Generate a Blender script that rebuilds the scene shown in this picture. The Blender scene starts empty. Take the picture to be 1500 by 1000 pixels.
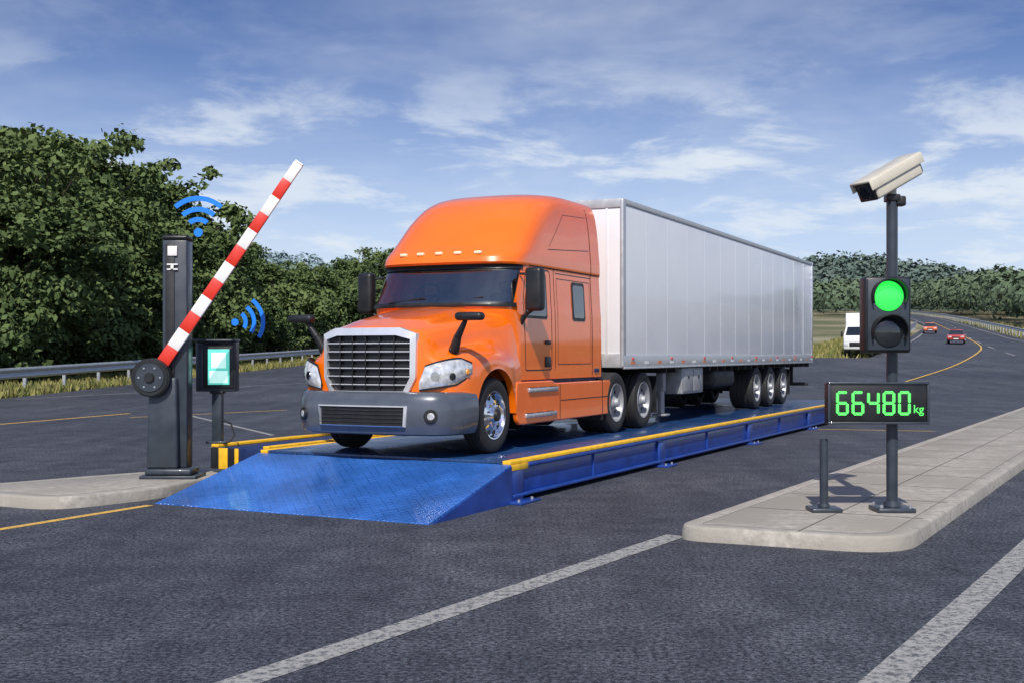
import bpy, bmesh, math, random
import numpy as np
from mathutils import Vector, Matrix
random.seed(7); rng=np.random.default_rng(7)
R=math.radians
scene=bpy.context.scene
COL=scene.collection
H=1.9; F=1720.0
# ---------------------------------------------------------------- helpers
def nodes(m):
    m.use_nodes=True
    nt=m.node_tree
    return nt, nt.nodes, nt.links, nt.nodes["Principled BSDF"]
def mat(name,col,rough=0.5,metal=0.0,coat=0.0,var=0.12,scale=6.0,emit=None,estr=0.0,bump=0.0,spec=0.5,bscale=None,detail=3):
    m=bpy.data.materials.new(name); nt,N,L,b=nodes(m)
    tc=N.new("ShaderNodeTexCoord"); nz=N.new("ShaderNodeTexNoise")
    nz.inputs["Scale"].default_value=scale; nz.inputs["Detail"].default_value=detail
    L.new(tc.outputs["Object"],nz.inputs["Vector"])
    mx=N.new("ShaderNodeMix"); mx.data_type='RGBA'
    c1=[c*(1-var) for c in col]+[1]; c2=[min(1,c*(1+var)) for c in col]+[1]
    mx.inputs[6].default_value=c1; mx.inputs[7].default_value=c2
    mr=N.new("ShaderNodeMapRange"); mr.inputs[1].default_value=.3; mr.inputs[2].default_value=.7
    L.new(nz.outputs["Fac"],mr.inputs[0]); L.new(mr.outputs[0],mx.inputs[0]); L.new(mx.outputs[2],b.inputs["Base Color"])
    r2=N.new("ShaderNodeMapRange"); r2.inputs[1].default_value=.3; r2.inputs[2].default_value=.7
    r2.inputs[3].default_value=max(.02,rough*.8); r2.inputs[4].default_value=min(1,rough*1.25)
    L.new(nz.outputs["Fac"],r2.inputs[0]); L.new(r2.outputs[0],b.inputs["Roughness"])
    b.inputs["Metallic"].default_value=metal; b.inputs["Coat Weight"].default_value=coat
    b.inputs["Coat Roughness"].default_value=.05; b.inputs["Specular IOR Level"].default_value=spec
    if emit: b.inputs["Emission Color"].default_value=list(emit)+[1]; b.inputs["Emission Strength"].default_value=estr
    if bump>0:
        n2=N.new("ShaderNodeTexNoise"); n2.inputs["Scale"].default_value=bscale or scale*5; n2.inputs["Detail"].default_value=4
        L.new(tc.outputs["Object"],n2.inputs["Vector"])
        bp=N.new("ShaderNodeBump"); bp.inputs["Strength"].default_value=bump; bp.inputs["Distance"].default_value=.02
        L.new(n2.outputs["Fac"],bp.inputs["Height"]); L.new(bp.outputs[0],b.inputs["Normal"])
    return m
def empty(name,loc=(0,0,0),rz=0):
    e=bpy.data.objects.new(name,None); e.location=loc; e.rotation_euler=(0,0,rz); e.empty_display_size=.3
    COL.objects.link(e); return e
def mobj(name,verts,faces,m,parent=None,smooth=True,loc=(0,0,0),rot=(0,0,0),ang=35,mats=None,midx=None,fixn=True):
    me=bpy.data.meshes.new(name); me.from_pydata([tuple(map(float,v)) for v in verts],[],[tuple(f) for f in faces]); 
    if mats:
        for q in mats: me.materials.append(q)
        if midx is not None: me.polygons.foreach_set("material_index",midx)
    else: me.materials.append(m)
    if fixn:
        bm=bmesh.new(); bm.from_mesh(me); bmesh.ops.recalc_face_normals(bm,faces=bm.faces); bm.to_mesh(me); bm.free()
    if smooth:
        me.polygons.foreach_set("use_smooth",[True]*len(me.polygons)); me.set_sharp_from_angle(angle=R(ang))
    me.update()
    o=bpy.data.objects.new(name,me); COL.objects.link(o); o.location=loc; o.rotation_euler=rot
    if parent: o.parent=parent
    return o
def box(name,lo,hi,m,parent=None,bev=.01,rot=None,seg=2,taper=None):
    lo=Vector(lo); hi=Vector(hi); c=(lo+hi)/2; s=hi-lo
    bm=bmesh.new(); bmesh.ops.create_cube(bm,size=1)
    for v in bm.verts:
        v.co=Vector((v.co.x*s.x,v.co.y*s.y,v.co.z*s.z))
        if taper and v.co.z>0: v.co.x*=taper[0]; v.co.y*=taper[1]
    if bev>0:
        bmesh.ops.bevel(bm,geom=bm.edges[:],offset=min(bev,min(s)*.45),segments=seg,affect='EDGES',profile=.5)
    me=bpy.data.meshes.new(name); bm.to_mesh(me); bm.free(); me.materials.append(m)
    me.polygons.foreach_set("use_smooth",[True]*len(me.polygons)); me.set_sharp_from_angle(angle=R(50))
    o=bpy.data.objects.new(name,me); COL.objects.link(o); o.location=c
    if rot: o.rotation_euler=rot
    if parent: o.parent=parent
    return o
def cyl(name,p1,p2,r1,r2,m,parent=None,seg=24,bev=0):
    p1=Vector(p1); p2=Vector(p2); d=p2-p1; L=d.length
    bm=bmesh.new(); bmesh.ops.create_cone(bm,cap_ends=True,segments=seg,radius1=r1,radius2=r2,depth=L)
    if bev>0:
        ed=[e for e in bm.edges if len(e.link_faces)==2 and any(len(f.verts)>4 for f in e.link_faces)]
        bmesh.ops.bevel(bm,geom=ed,offset=bev,segments=2,affect='EDGES')
    q=d.to_track_quat('Z','Y').to_matrix().to_4x4(); bm.transform(Matrix.Translation((p1+p2)/2)@q)
    me=bpy.data.meshes.new(name); bm.to_mesh(me); bm.free(); me.materials.append(m)
    me.polygons.foreach_set("use_smooth",[True]*len(me.polygons)); me.set_sharp_from_angle(angle=R(40))
    o=bpy.data.objects.new(name,me); COL.objects.link(o)
    if parent: o.parent=parent
    return o
def lathe(name,prof,m,parent,cx,cy,cz,seg=48,sgn=1):
    V=[];Fc=[]
    n=len(prof)
    for i in range(seg):
        a=2*math.pi*i/seg
        for (ax,r) in prof: V.append((cx+sgn*ax,cy+r*math.cos(a),cz+r*math.sin(a)))
    for i in range(seg):
        j=(i+1)%seg
        for k in range(n-1): Fc.append((i*n+k,j*n+k,j*n+k+1,i*n+k+1))
    return mobj(name,V,Fc,m,parent,ang=30)
def prism(name,pts,y0,y1,m,parent=None,axis='y',bev=0,loc=(0,0,0),rot=(0,0,0)):
    n=len(pts)
    def P(p,t):
        return {'y':(p[0],t,p[1]),'x':(t,p[0],p[1]),'z':(p[0],p[1],t)}[axis]
    V=[P(p,y0) for p in pts]+[P(p,y1) for p in pts]
    Fc=[tuple(range(n)),tuple(range(2*n-1,n-1,-1))]+[(i,(i+1)%n,n+(i+1)%n,n+i) for i in range(n)]
    o=mobj(name,V,Fc,m,parent,loc=loc,rot=rot)
    if bev>0:
        md=o.modifiers.new("b",'BEVEL'); md.width=bev; md.segments=2; md.limit_method='ANGLE'; md.angle_limit=R(40)
    return o
def rpoly(pts,r,seg=5):
    out=[]; n=len(pts)
    for i in range(n):
        p=Vector(pts[i]); a=Vector(pts[i-1]); b=Vector(pts[(i+1)%n])
        rr=r[i] if isinstance(r,(list,tuple)) else r
        da=(a-p); db=(b-p); rr=min(rr,da.length*.45,db.length*.45)
        pa=p+da.normalized()*rr; pb=p+db.normalized()*rr
        for k in range(seg+1):
            t=k/seg; q=pa*(1-t)**2+p*2*t*(1-t)+pb*t*t; out.append((q.x,q.y))
    return out
def catmull(K,n):
    K=np.array(K,float); m=len(K); P=np.concatenate([[2*K[0]-K[1]],K,[2*K[-1]-K[-2]]])
    out=[]
    for s in np.linspace(0,m-1,n):
        i=min(int(s),m-2); t=s-i; p0,p1,p2,p3=P[i],P[i+1],P[i+2],P[i+3]
        out.append(.5*(2*p1+(p2-p0)*t+(2*p0-5*p1+4*p2-p3)*t*t+(3*p1-p0-3*p2+p3)*t**3))
    return np.array(out)
def gridfaces(a,b,off=0):
    return [(off+i*b+j,off+i*b+j+1,off+(i+1)*b+j+1,off+(i+1)*b+j) for i in range(a-1) for j in range(b-1)]
def sstep(x,a,b):
    t=np.clip((np.asarray(x,float)-a)/(b-a),0,1); return t*t*(3-2*t)
# ---------------------------------------------------------------- terrain
def h(X,Y):
    w=sstep(X,-5,24)
    hl=.018*np.maximum(0,np.asarray(Y,float)-48); hr=.045*np.maximum(0,np.asarray(Y,float)-60)
    hl=np.minimum(hl,6); 
    return hl*(1-w)+hr*w
RY=[-40,0,30,60,90,115,140,210,310,400,480,560,650,720]
RX=[40,40,42,45,50,55,61,83,113.5,137,156,167,160,140]
LY=[95,100,120,145,210,310,400,480,560,650,720]
LX=[29,31,39,49,74,104,128,147,158,151,131]
LRY=[-40,0,20,35,50,75,100,140]; LRX=[-45,-38,-31,-25,-21.3,-19.5,-17.8,-16]
def Rx(Y): return np.interp(Y,RY,RX)
def Lx(Y): return np.interp(Y,LY,LX)
def LRx(Y): return np.interp(Y,LRY,LRX)
def i2g(u,v):
    best=None
    for Yc in np.concatenate([np.arange(5,60,.05),np.arange(60,700,.5)]):
        X=(u-750)/F*Yc; vv=518-F*(float(h(X,Yc))-H)/Yc
        e=abs(vv-v)
        if best is None or e<best[0]: best=(e,X,Yc)
    return best[1],best[2]
# materials ------------------------------------------------------
def asphalt():
    m=bpy.data.materials.new("asphalt"); nt,N,L,b=nodes(m)
    tc=N.new("ShaderNodeTexCoord")
    def noise(s,d=6,r=.6,vec=None):
        n=N.new("ShaderNodeTexNoise"); n.inputs["Scale"].default_value=s; n.inputs["Detail"].default_value=d; n.inputs["Roughness"].default_value=r
        L.new(vec or tc.outputs["Object"],n.inputs["Vector"]); return n
    fine=noise(26,3,.9); mid=noise(1.6,4,.75); big=noise(.16,2)
    mp=N.new("ShaderNodeMapping"); mp.inputs["Rotation"].default_value=(0,0,R(29)); mp.inputs["Scale"].default_value=(1,.05,1); L.new(tc.outputs["Object"],mp.inputs["Vector"])
    streak=noise(1.3,2,.6,mp.outputs[0])
    def ramp(src,a,ca,bb,cb):
        r=N.new("ShaderNodeValToRGB"); r.color_ramp.elements[0].position=a; r.color_ramp.elements[0].color=(*ca,1)
        r.color_ramp.elements[1].position=bb; r.color_ramp.elements[1].color=(*cb,1); L.new(src,r.inputs[0]); return r
    r1=ramp(fine.outputs["Fac"],.42,(.018,.021,.030),.66,(.235,.25,.285))
    def mul(a,bn,f=1):
        x=N.new("ShaderNodeMix"); x.data_type='RGBA'; x.blend_type='MULTIPLY'; x.inputs[0].default_value=f
        L.new(a,x.inputs[6]); L.new(bn,x.inputs[7]); return x.outputs[2]
    r2=ramp(mid.outputs["Fac"],.34,(.50,.51,.55),.66,(1.0,1.0,1.0))
    r3=ramp(big.outputs["Fac"],.38,(.70,.71,.75),.62,(1,1,.98)); r5=ramp(streak.outputs["Fac"],.35,(.72,.72,.75),.65,(1,1,1))
    c=mul(mul(mul(r1.outputs[0],r2.outputs[0]),r3.outputs[0]),r5.outputs[0])
    cr=N.new("ShaderNodeTexVoronoi"); cr.feature='DISTANCE_TO_EDGE'; cr.inputs["Scale"].default_value=2.2
    wv=N.new("ShaderNodeMix"); wv.data_type='RGBA'; wv.inputs[0].default_value=.16
    L.new(tc.outputs["Object"],wv.inputs[6]); n4=noise(3,3); L.new(n4.outputs["Color"],wv.inputs[7]); L.new(wv.outputs[2],cr.inputs["Vector"])
    r4=ramp(cr.outputs["Distance"],.0,(.35,.35,.36),.022,(1,1,1)); 
    msk=ramp(noise(.30,2).outputs["Fac"],.50,(0,0,0),.62,(1,1,1))
    x=N.new("ShaderNodeMix"); x.data_type='RGBA'; x.blend_type='MULTIPLY'; L.new(msk.outputs[0],x.inputs[0]); L.new(c,x.inputs[6]); L.new(r4.outputs[0],x.inputs[7])
    L.new(x.outputs[2],b.inputs["Base Color"])
    b.inputs["Roughness"].default_value=.72; b.inputs["Specular IOR Level"].default_value=.4
    bp=N.new("ShaderNodeBump"); bp.inputs["Strength"].default_value=.8; bp.inputs["Distance"].default_value=.018
    L.new(fine.outputs["Fac"],bp.inputs["Height"]); L.new(bp.outputs[0],b.inputs["Normal"])
    return m
def twotone(name,c1,c2,scale,rough=.9,a=.4,bb=.6,bump=.3,detail=4,c3=None,s3=.05):
    m=bpy.data.materials.new(name); nt,N,L,b=nodes(m); tc=N.new("ShaderNodeTexCoord")
    n=N.new("ShaderNodeTexNoise"); n.inputs["Scale"].default_value=scale; n.inputs["Detail"].default_value=detail; n.inputs["Roughness"].default_value=.7
    L.new(tc.outputs["Object"],n.inputs["Vector"])
    r=N.new("ShaderNodeValToRGB"); r.color_ramp.elements[0].position=a; r.color_ramp.elements[0].color=(*c1,1); r.color_ramp.elements[1].position=bb; r.color_ramp.elements[1].color=(*c2,1)
    L.new(n.outputs["Fac"],r.inputs[0]); out=r.outputs[0]
    if c3:
        n3=N.new("ShaderNodeTexNoise"); n3.inputs["Scale"].default_value=s3; n3.inputs["Detail"].default_value=3; L.new(tc.outputs["Object"],n3.inputs["Vector"])
        mr=N.new("ShaderNodeMapRange"); mr.inputs[1].default_value=.42; mr.inputs[2].default_value=.58; L.new(n3.outputs["Fac"],mr.inputs[0])
        x=N.new("ShaderNodeMix"); x.data_type='RGBA'; L.new(mr.outputs[0],x.inputs[0]); L.new(out,x.inputs[6]); x.inputs[7].default_value=(*c3,1); out=x.outputs[2]
    L.new(out,b.inputs["Base Color"]); b.inputs["Roughness"].default_value=rough
    bp=N.new("ShaderNodeBump"); bp.inputs["Strength"].default_value=bump; bp.inputs["Distance"].default_value=.02
    L.new(n.outputs["Fac"],bp.inputs["Height"]); L.new(bp.outputs[0],b.inputs["Normal"])
    return m
M={}
M['asphalt']=asphalt()
M['grass']=twotone("grass_ground",(.06,.085,.025),(.15,.135,.055),1.2,c3=(.27,.24,.15),s3=.03)
M['concrete']=twotone("concrete",(.22,.205,.18),(.42,.39,.34),7,rough=.85,a=.3,bb=.7,c3=(.27,.25,.215),s3=.9)
M['kerb']=twotone("kerb_concrete",(.25,.235,.205),(.46,.43,.375),8,rough=.85,a=.3,bb=.7,bump=.6,c3=(.31,.29,.25),s3=1.3)
M['joint']=mat("joint_dark",(.13,.12,.105),.9)
def paintline(name,col,wear):
    m=bpy.data.materials.new(name); nt,N,L,b=nodes(m); tc=N.new("ShaderNodeTexCoord")
    n=N.new("ShaderNodeTexNoise"); n.inputs["Scale"].default_value=14; n.inputs["Detail"].default_value=5; n.inputs["Roughness"].default_value=.85
    L.new(tc.outputs["Object"],n.inputs["Vector"])
    r=N.new("ShaderNodeValToRGB"); r.color_ramp.elements[0].position=wear; r.color_ramp.elements[0].color=(.08,.085,.095,1)
    r.color_ramp.elements[1].position=wear+.12; r.color_ramp.elements[1].color=(*col,1)
    L.new(n.outputs["Fac"],r.inputs[0]); L.new(r.outputs[0],b.inputs["Base Color"]); b.inputs["Roughness"].default_value=.8
    bp=N.new("ShaderNodeBump"); bp.inputs["Strength"].default_value=.6; bp.inputs["Distance"].default_value=.015
    L.new(n.outputs["Fac"],bp.inputs["Height"]); L.new(bp.outputs[0],b.inputs["Normal"])
    return m
M['white_line']=paintline("worn_white_line",(.33,.325,.31),.41)
M['yellow_line']=paintline("yellow_line",(.66,.40,.07),.36)
M['orange']=mat("orange_paint",(.93,.165,.003),.24,coat=.9,var=.03,scale=2)
M['chrome']=mat("chrome",(.85,.86,.88),.10,metal=1,var=.05)
M['satin']=mat("grille_chrome",(.78,.79,.81),.22,metal=.45,coat=.8,var=.05)
M['alu']=mat("brushed_aluminium",(.66,.67,.69),.30,metal=.85,var=.1,scale=12)
M['steelrim']=mat("steel_rim",(.30,.31,.33),.45,metal=.2,var=.15,scale=9)
M['bumper']=mat("bumper_grey",(.095,.110,.135),.30,metal=.25,coat=.5,var=.08)
M['black']=mat("black_plastic",(.012,.013,.015),.42,var=.2)
M['rubber']=mat("tyre_rubber",(.018,.018,.019),.75,var=.3,scale=14,bump=.25)
M['glassd']=mat("dark_glass",(.012,.016,.02),.04,coat=1,var=.3)
M['lens']=mat("headlight_lens",(.66,.68,.69),.08,metal=.3,coat=1,var=.35,scale=14)
M['amber']=mat("amber_lamp",(.9,.3,.02),.2,coat=1)
M['clear']=mat("marker_lamp",(.9,.72,.48),.2,coat=1)
M['redlamp']=mat("red_reflector",(.6,.03,.02),.3,coat=1)
M['orref']=mat("orange_reflector",(.8,.16,.03),.3,coat=1)
M['white']=mat("trailer_white",(.70,.72,.75),.34,coat=.3,var=.03,scale=1.1)
M['whitep']=mat("white_paint",(.75,.76,.76),.4,var=.05)
M['tgrey']=mat("trailer_rail",(.44,.46,.48),.4,metal=.35,var=.1)
M['chassis']=mat("chassis_black",(.014,.014,.016),.6,var=.3,scale=9)
M['cabin']=mat("cabin_trim",(.60,.66,.64),.7,var=.1)
M['dash']=mat("dashboard",(.10,.11,.115),.6,var=.2)
M['seat']=mat("seat_fabric",(.16,.175,.18),.9,var=.3)
M['blue']=mat("blue_steel",(.009,.045,.26),.36,coat=.3,var=.25,scale=3,bump=.05)
M['dblue']=mat("dark_blue",(.006,.02,.09),.5,var=.2)
M['yellow']=mat("yellow_paint",(.82,.48,.02),.45,var=.16,scale=8)
M['pole']=mat("pole_charcoal",(.030,.040,.054),.40,coat=.2,var=.2,scale=5)
M['red']=mat("barrier_red",(.66,.03,.012),.4,coat=.3,var=.08)
M['bwhite']=mat("barrier_white",(.8,.79,.76),.4,coat=.3,var=.05)
M['screen']=mat("screen_glow",(.1,.45,.38),.2,emit=(.12,.66,.54),estr=.7,var=.1)
M['screenw']=mat("screen_panel",(.5,.8,.72),.2,emit=(.60,1,.88),estr=.7,var=.1)
M['greenlamp']=mat("green_lamp",(.03,.5,.05),.25,emit=(.03,1,.10),estr=1.0,coat=.5,var=.2,scale=60)
M['led']=mat("led_green",(.05,.5,.06),.4,emit=(.12,1,.16),estr=1.0,var=.25,scale=90)
M['wifi']=mat("wifi_blue",(.0,.20,.80),.5,var=.03)
M['cam']=mat("camera_beige",(.60,.56,.46),.4,coat=.3,var=.06)
M['galv']=mat("galvanised_steel",(.42,.44,.46),.42,metal=.5,var=.15,scale=3)
M['bark']=mat("bark",(.07,.055,.04),.9,var=.4,scale=5,bump=.5)
M['carred']=mat("car_red",(.5,.05,.03),.3,coat=.8)
def glassmat():
    m=bpy.data.materials.new("windshield_glass"); m.use_nodes=True; nt=m.node_tree; N=nt.nodes; L=nt.links; N.clear()
    o=N.new("ShaderNodeOutputMaterial"); mx=N.new("ShaderNodeMixShader"); t=N.new("ShaderNodeBsdfTransparent"); g=N.new("ShaderNodeBsdfGlossy")
    fr=N.new("ShaderNodeLayerWeight"); fr.inputs["Blend"].default_value=.35; ma=N.new("ShaderNodeMath"); ma.operation='MULTIPLY_ADD'; ma.inputs[1].default_value=.7; ma.inputs[2].default_value=.20; ma.use_clamp=True
    L.new(fr.outputs["Fresnel"],ma.inputs[0])
    g.inputs["Roughness"].default_value=.03; t.inputs[0].default_value=(.86,.95,.93,1); g.inputs[0].default_value=(.90,.98,.98,1)
    L.new(ma.outputs[0],mx.inputs[0]); L.new(t.outputs[0],mx.inputs[1]); L.new(g.outputs[0],mx.inputs[2]); L.new(mx.outputs[0],o.inputs[0]); return m
M['glass']=glassmat()
def checker_plate(name,col,sc,coat=.3):
    m=mat(name,col,.32,coat=coat,var=.30,scale=1.3); nt=m.node_tree; N=nt.nodes; L=nt.links; b=N["Principled BSDF"]
    tc=N.new("ShaderNodeTexCoord"); ck=N.new("ShaderNodeTexChecker"); ck.inputs["Scale"].default_value=sc; L.new(tc.outputs["Object"],ck.inputs["Vector"])
    outs=[]
    for a in (45,-45):
        mp=N.new("ShaderNodeMapping"); mp.inputs["Rotation"].default_value=(0,0,R(a)); L.new(tc.outputs["Object"],mp.inputs["Vector"])
        w=N.new("ShaderNodeTexWave"); w.inputs["Scale"].default_value=sc*.32; L.new(mp.outputs[0],w.inputs["Vector"]); outs.append(w.outputs["Fac"])
    x=N.new("ShaderNodeMix"); x.data_type='FLOAT'; L.new(ck.outputs["Fac"],x.inputs[0]); L.new(outs[0],x.inputs[2]); L.new(outs[1],x.inputs[3])
    r=N.new("ShaderNodeMapRange"); r.inputs[1].default_value=.55; r.inputs[2].default_value=.85; L.new(x.outputs[0],r.inputs[0])
    bp=N.new("ShaderNodeBump"); bp.inputs["Strength"].default_value=.8; bp.inputs["Distance"].default_value=.012
    L.new(r.outputs[0],bp.inputs["Height"]); L.new(bp.outputs[0],b.inputs["Normal"])
    return m
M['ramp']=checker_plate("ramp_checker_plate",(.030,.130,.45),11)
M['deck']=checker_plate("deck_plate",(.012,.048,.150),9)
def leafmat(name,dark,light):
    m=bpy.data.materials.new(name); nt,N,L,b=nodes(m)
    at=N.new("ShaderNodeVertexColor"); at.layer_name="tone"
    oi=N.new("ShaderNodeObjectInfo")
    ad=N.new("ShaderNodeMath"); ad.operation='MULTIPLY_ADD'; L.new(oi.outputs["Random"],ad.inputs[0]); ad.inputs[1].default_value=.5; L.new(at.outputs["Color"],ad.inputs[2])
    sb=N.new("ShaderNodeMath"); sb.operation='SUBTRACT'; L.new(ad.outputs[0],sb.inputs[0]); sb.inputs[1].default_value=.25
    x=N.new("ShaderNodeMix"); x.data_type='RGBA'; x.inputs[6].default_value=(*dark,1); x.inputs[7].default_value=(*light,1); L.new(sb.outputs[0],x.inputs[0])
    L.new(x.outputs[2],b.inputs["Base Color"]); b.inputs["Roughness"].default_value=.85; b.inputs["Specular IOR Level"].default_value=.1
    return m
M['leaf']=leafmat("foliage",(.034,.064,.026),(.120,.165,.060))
M['leaf2']=leafmat("foliage_distant_hazed",(.060,.095,.065),(.120,.165,.100))  # aerial haze mixed into the leaf colour as a paler, bluer green
M['leaf2b']=leafmat("foliage_far_hazed",(.085,.125,.110),(.135,.180,.150))  # hill trees: stronger haze painted into the base colour
M['leaf3']=leafmat("foliage_hazy",(.17,.24,.27),(.22,.30,.32))  # heaviest distance haze, tinted straight into the leaf colours
M['gblade']=leafmat("grass_blades",(.08,.11,.03),(.32,.29,.11))
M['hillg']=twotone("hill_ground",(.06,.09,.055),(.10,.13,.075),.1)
# ---------------------------------------------------------------- ground sheet
ridge_x=[-900,-500,-300,-230,-150,0,200,240,280,330,370,450,600,1200]
ridge_z=[76,76,70,66,58,45,50,58,52,43,36,34,32,40]
def Hh(X,Y):
    base=h(X,np.minimum(Y,640))
    s=sstep(Y,580,880)
    r=np.interp(np.asarray(X)*850/np.maximum(Y,1),ridge_x,ridge_z)
    return base*(1-s)+s*r
xs=np.concatenate([np.linspace(-2500,-260,16),np.linspace(-240,400,161),np.linspace(430,2500,16)])
ys=np.concatenate([np.linspace(-300,0,7),np.linspace(5,260,86),np.linspace(266,720,77),np.linspace(735,1100,25),np.linspace(1200,4000,8)])
V=[]
for y in ys:
    z=Hh(xs,np.full_like(xs,y))-.12
    for x,zz in zip(xs,z): V.append((x,y,zz))
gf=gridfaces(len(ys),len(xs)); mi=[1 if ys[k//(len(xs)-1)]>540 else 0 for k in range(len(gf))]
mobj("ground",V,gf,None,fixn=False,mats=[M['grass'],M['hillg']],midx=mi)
# ---------------------------------------------------------------- road
V=[];Fc=[]
def strip(yv,lf,rf,nx):
    off=len(V)
    for y in yv:
        for t in np.linspace(0,1,nx):
            x=lf(y)*(1-t)+rf(y)*t; V.append((x,y,float(h(x,y))))
    Fc.extend(gridfaces(len(yv),nx,off))
strip(np.unique(np.concatenate([[-40,0],np.arange(5,95,2.5),[95]])),LRx,Rx,34)
strip(np.unique(np.concatenate([np.arange(95,260,3),np.arange(260,580,8)])),Lx,Rx,8)
strip(np.arange(95.0,141,3),LRx,lambda y:24-(y-95)*.25,12)
mobj("road",V,Fc,M['asphalt'],fixn=False)
mk=empty("road_markings")
def line(name,P,w,m,parent=mk,n=40,z=.004):
    P=np.array(P,float); Q=catmull(P,n) if len(P)>2 else np.array([P[0]+(P[1]-P[0])*t for t in np.linspace(0,1,n)])
    T=np.gradient(Q,axis=0); T/=np.linalg.norm(T,axis=1)[:,None]; Nn=np.stack([T[:,1],-T[:,0]],1)
    V=[]
    for q,nn in zip(Q,Nn):
        for s in (-.5,.5):
            p=q+nn*s*w; zz=float(h(p[0],p[1])); V.append((p[0],p[1],zz+z+(.03 if q[1]>60 else 0)))
    return mobj(name,V,gridfaces(len(Q),2),m,parent,fixn=False)
line("lane_line_white",[(-2.50,5.25),(1.72,12.3)],.23,M['white_line'])
line("lane_line_white",[(1.35,5.5),(5.0,11.4),(9.7,19.1),(24,42.5)],.25,M['white_line'])
line("lane_line_yellow",[(-6.6,10.6),(-4.55,14.75)],.13,M['yellow_line'])
line("lane_line_yellow",[i2g(-60,626),i2g(190,605)],.16,M['yellow_line'])
line("lane_line_white",[i2g(265,605),i2g(400,637)],.14,M['white_line'])
line("lane_line_yellow",[i2g(190,611),i2g(420,600)],.12,M['yellow_line'])
line("lane_line_white",[i2g(-60,588),i2g(470,560)],.15,M['white_line'])
pts=[i2g(u,v) for u,v in [(1230,580),(1300,567),(1350,552),(1400,535),(1432,517)]]
pts+= [i2g(1436,507),i2g(1418,496),i2g(1392,484),i2g(1366,472)]
line("lane_line_yellow",pts,.15,M['yellow_line'],n=90)
line("edge_line",[(Rx(y)-1.4,y) for y in np.arange(64,420,10)],.24,M['white_line'],n=120)
line("edge_line",[(Lx(y)+1.0,y) for y in np.arange(98,420,10)],.24,M['white_line'],n=120)
for k,y0 in enumerate(np.arange(70,330,14)):
    def mid(y): return (Rx(y)*.55+np.interp(y,[60,95]+LY[1:],[14,29]+LX[1:])*.45)
    line("lane_dash",[(mid(y0),y0),(mid(y0+3),y0+3),(mid(y0+6),y0+6)],.22,M['white_line'],n=6)
line("lane_line_yellow",[i2g(1195,628),i2g(1370,631)],.10,M['yellow_line'])
# ---------------------------------------------------------------- guardrails
def sweep(name,path,prof,m,parent):
    P=np.array(path,float); T=np.gradient(P[:,:2],axis=0); T/=np.linalg.norm(T,axis=1)[:,None]; Nn=np.stack([T[:,1],-T[:,0]],1)
    V=[]
    for p,nn in zip(P,Nn):
        for (o,z) in prof: V.append((p[0]+nn[0]*o,p[1]+nn[1]*o,p[2]+z))
    return mobj(name,V,gridfaces(len(P),len(prof)),m,parent,ang=60)
def guardrail(path,top=1.3,bh=.42,side=1,step=4):
    g=empty("guardrail")
    z0=top-bh; prof=[(0,z0),(.02,z0+.02*bh),(.10,z0+.12*bh),(.10,z0+.30*bh),(.0,z0+.44*bh),(.0,z0+.56*bh),(.10,z0+.70*bh),(.10,z0+.88*bh),(.02,z0+.98*bh),(0,top)]
    prof=[(o*side,z) for o,z in prof]
    sweep("w_beam",path,prof,M['galv'],g)
    bm=bmesh.new()
    for i in range(0,len(path),step):
        x,y,z=path[i]; r=bmesh.ops.create_cube(bm,size=1)
        for v in r['verts']: v.co=Vector((v.co.x*.14+x-.09*side,v.co.y*.16+y,(v.co.z+.5)*(top-.03+.3)+z-.3))
    me=bpy.data.meshes.new("posts"); bm.to_mesh(me); bm.free(); me.materials.append(M['galv']); o=bpy.data.objects.new("posts",me); COL.objects.link(o); o.parent=g
yv=np.arange(-10,142,1.0)
guardrail([(LRx(y)-1.3,y,float(h(LRx(y),y))-.1) for y in yv],bh=.50)
yv=np.arange(20,420,1.0)
guardrail([(Rx(y)+.8,y,float(h(Rx(y),y))-.05) for y in yv],top=1.15,bh=.42,side=-1)
yv=np.arange(100,200,1.0)
guardrail([(Lx(y)-1.2,y,float(h(Lx(y),y))-.05) for y in yv],top=1.15,bh=.40,side=1)
# ---------------------------------------------------------------- traffic islands
def island(name,outline,z0,z1,r):
    e=empty(name)
    q0=rpoly(outline,r,8); pts=[]
    for i in range(len(q0)):
        a=np.array(q0[i]); b=np.array(q0[(i+1)%len(q0)]); d=np.linalg.norm(b-a)
        if d<1e-6: continue
        pts.append(tuple(a))
        if d>.5:
            for t in [.05/d]+list(np.arange(.5,d-.3,1.0)/d)+[1-.05/d]: pts.append(tuple(a+(b-a)*t))
    P=np.array(pts); n=len(P)
    prv=np.roll(P,1,0); nx=np.roll(P,-1,0); T=nx-prv; T/=np.linalg.norm(T,axis=1)[:,None]; Nn=np.stack([T[:,1],-T[:,0]],1)
    A=np.sum(P[:,0]*np.roll(P[:,1],-1)-np.roll(P[:,0],-1)*P[:,1])
    if A<0: Nn=-Nn
    rings=[(0.015,z0),(0,z1-.03),(-.012,z1-.008),(-.035,z1),(-.2,z1),(-.206,z1-.004),(-.212,z1)]
    V=[];Fc=[]; mi=[]
    for o,z in rings:
        for p,nn in zip(P,Nn): V.append((p[0]+nn[0]*o,p[1]+nn[1]*o,z))
    for k in range(len(rings)-1):
        for i in range(n): Fc.append((k*n+i,k*n+(i+1)%n,(k+1)*n+(i+1)%n,(k+1)*n+i)); mi.append(1 if k>=4 else 0)
    Fc.append(tuple(6*n+i for i in range(n))); mi.append(2)
    mobj("kerb_and_paving",V,Fc,None,e,ang=50,mats=[M['kerb'],M['joint'],M['concrete']],midx=mi)
    return e
th=R(29.6); ua=np.array([math.sin(th),math.cos(th)]); ub=np.array([math.cos(th),-math.sin(th)])
C0=np.array([1.66,12.02]); W=2.35
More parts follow.
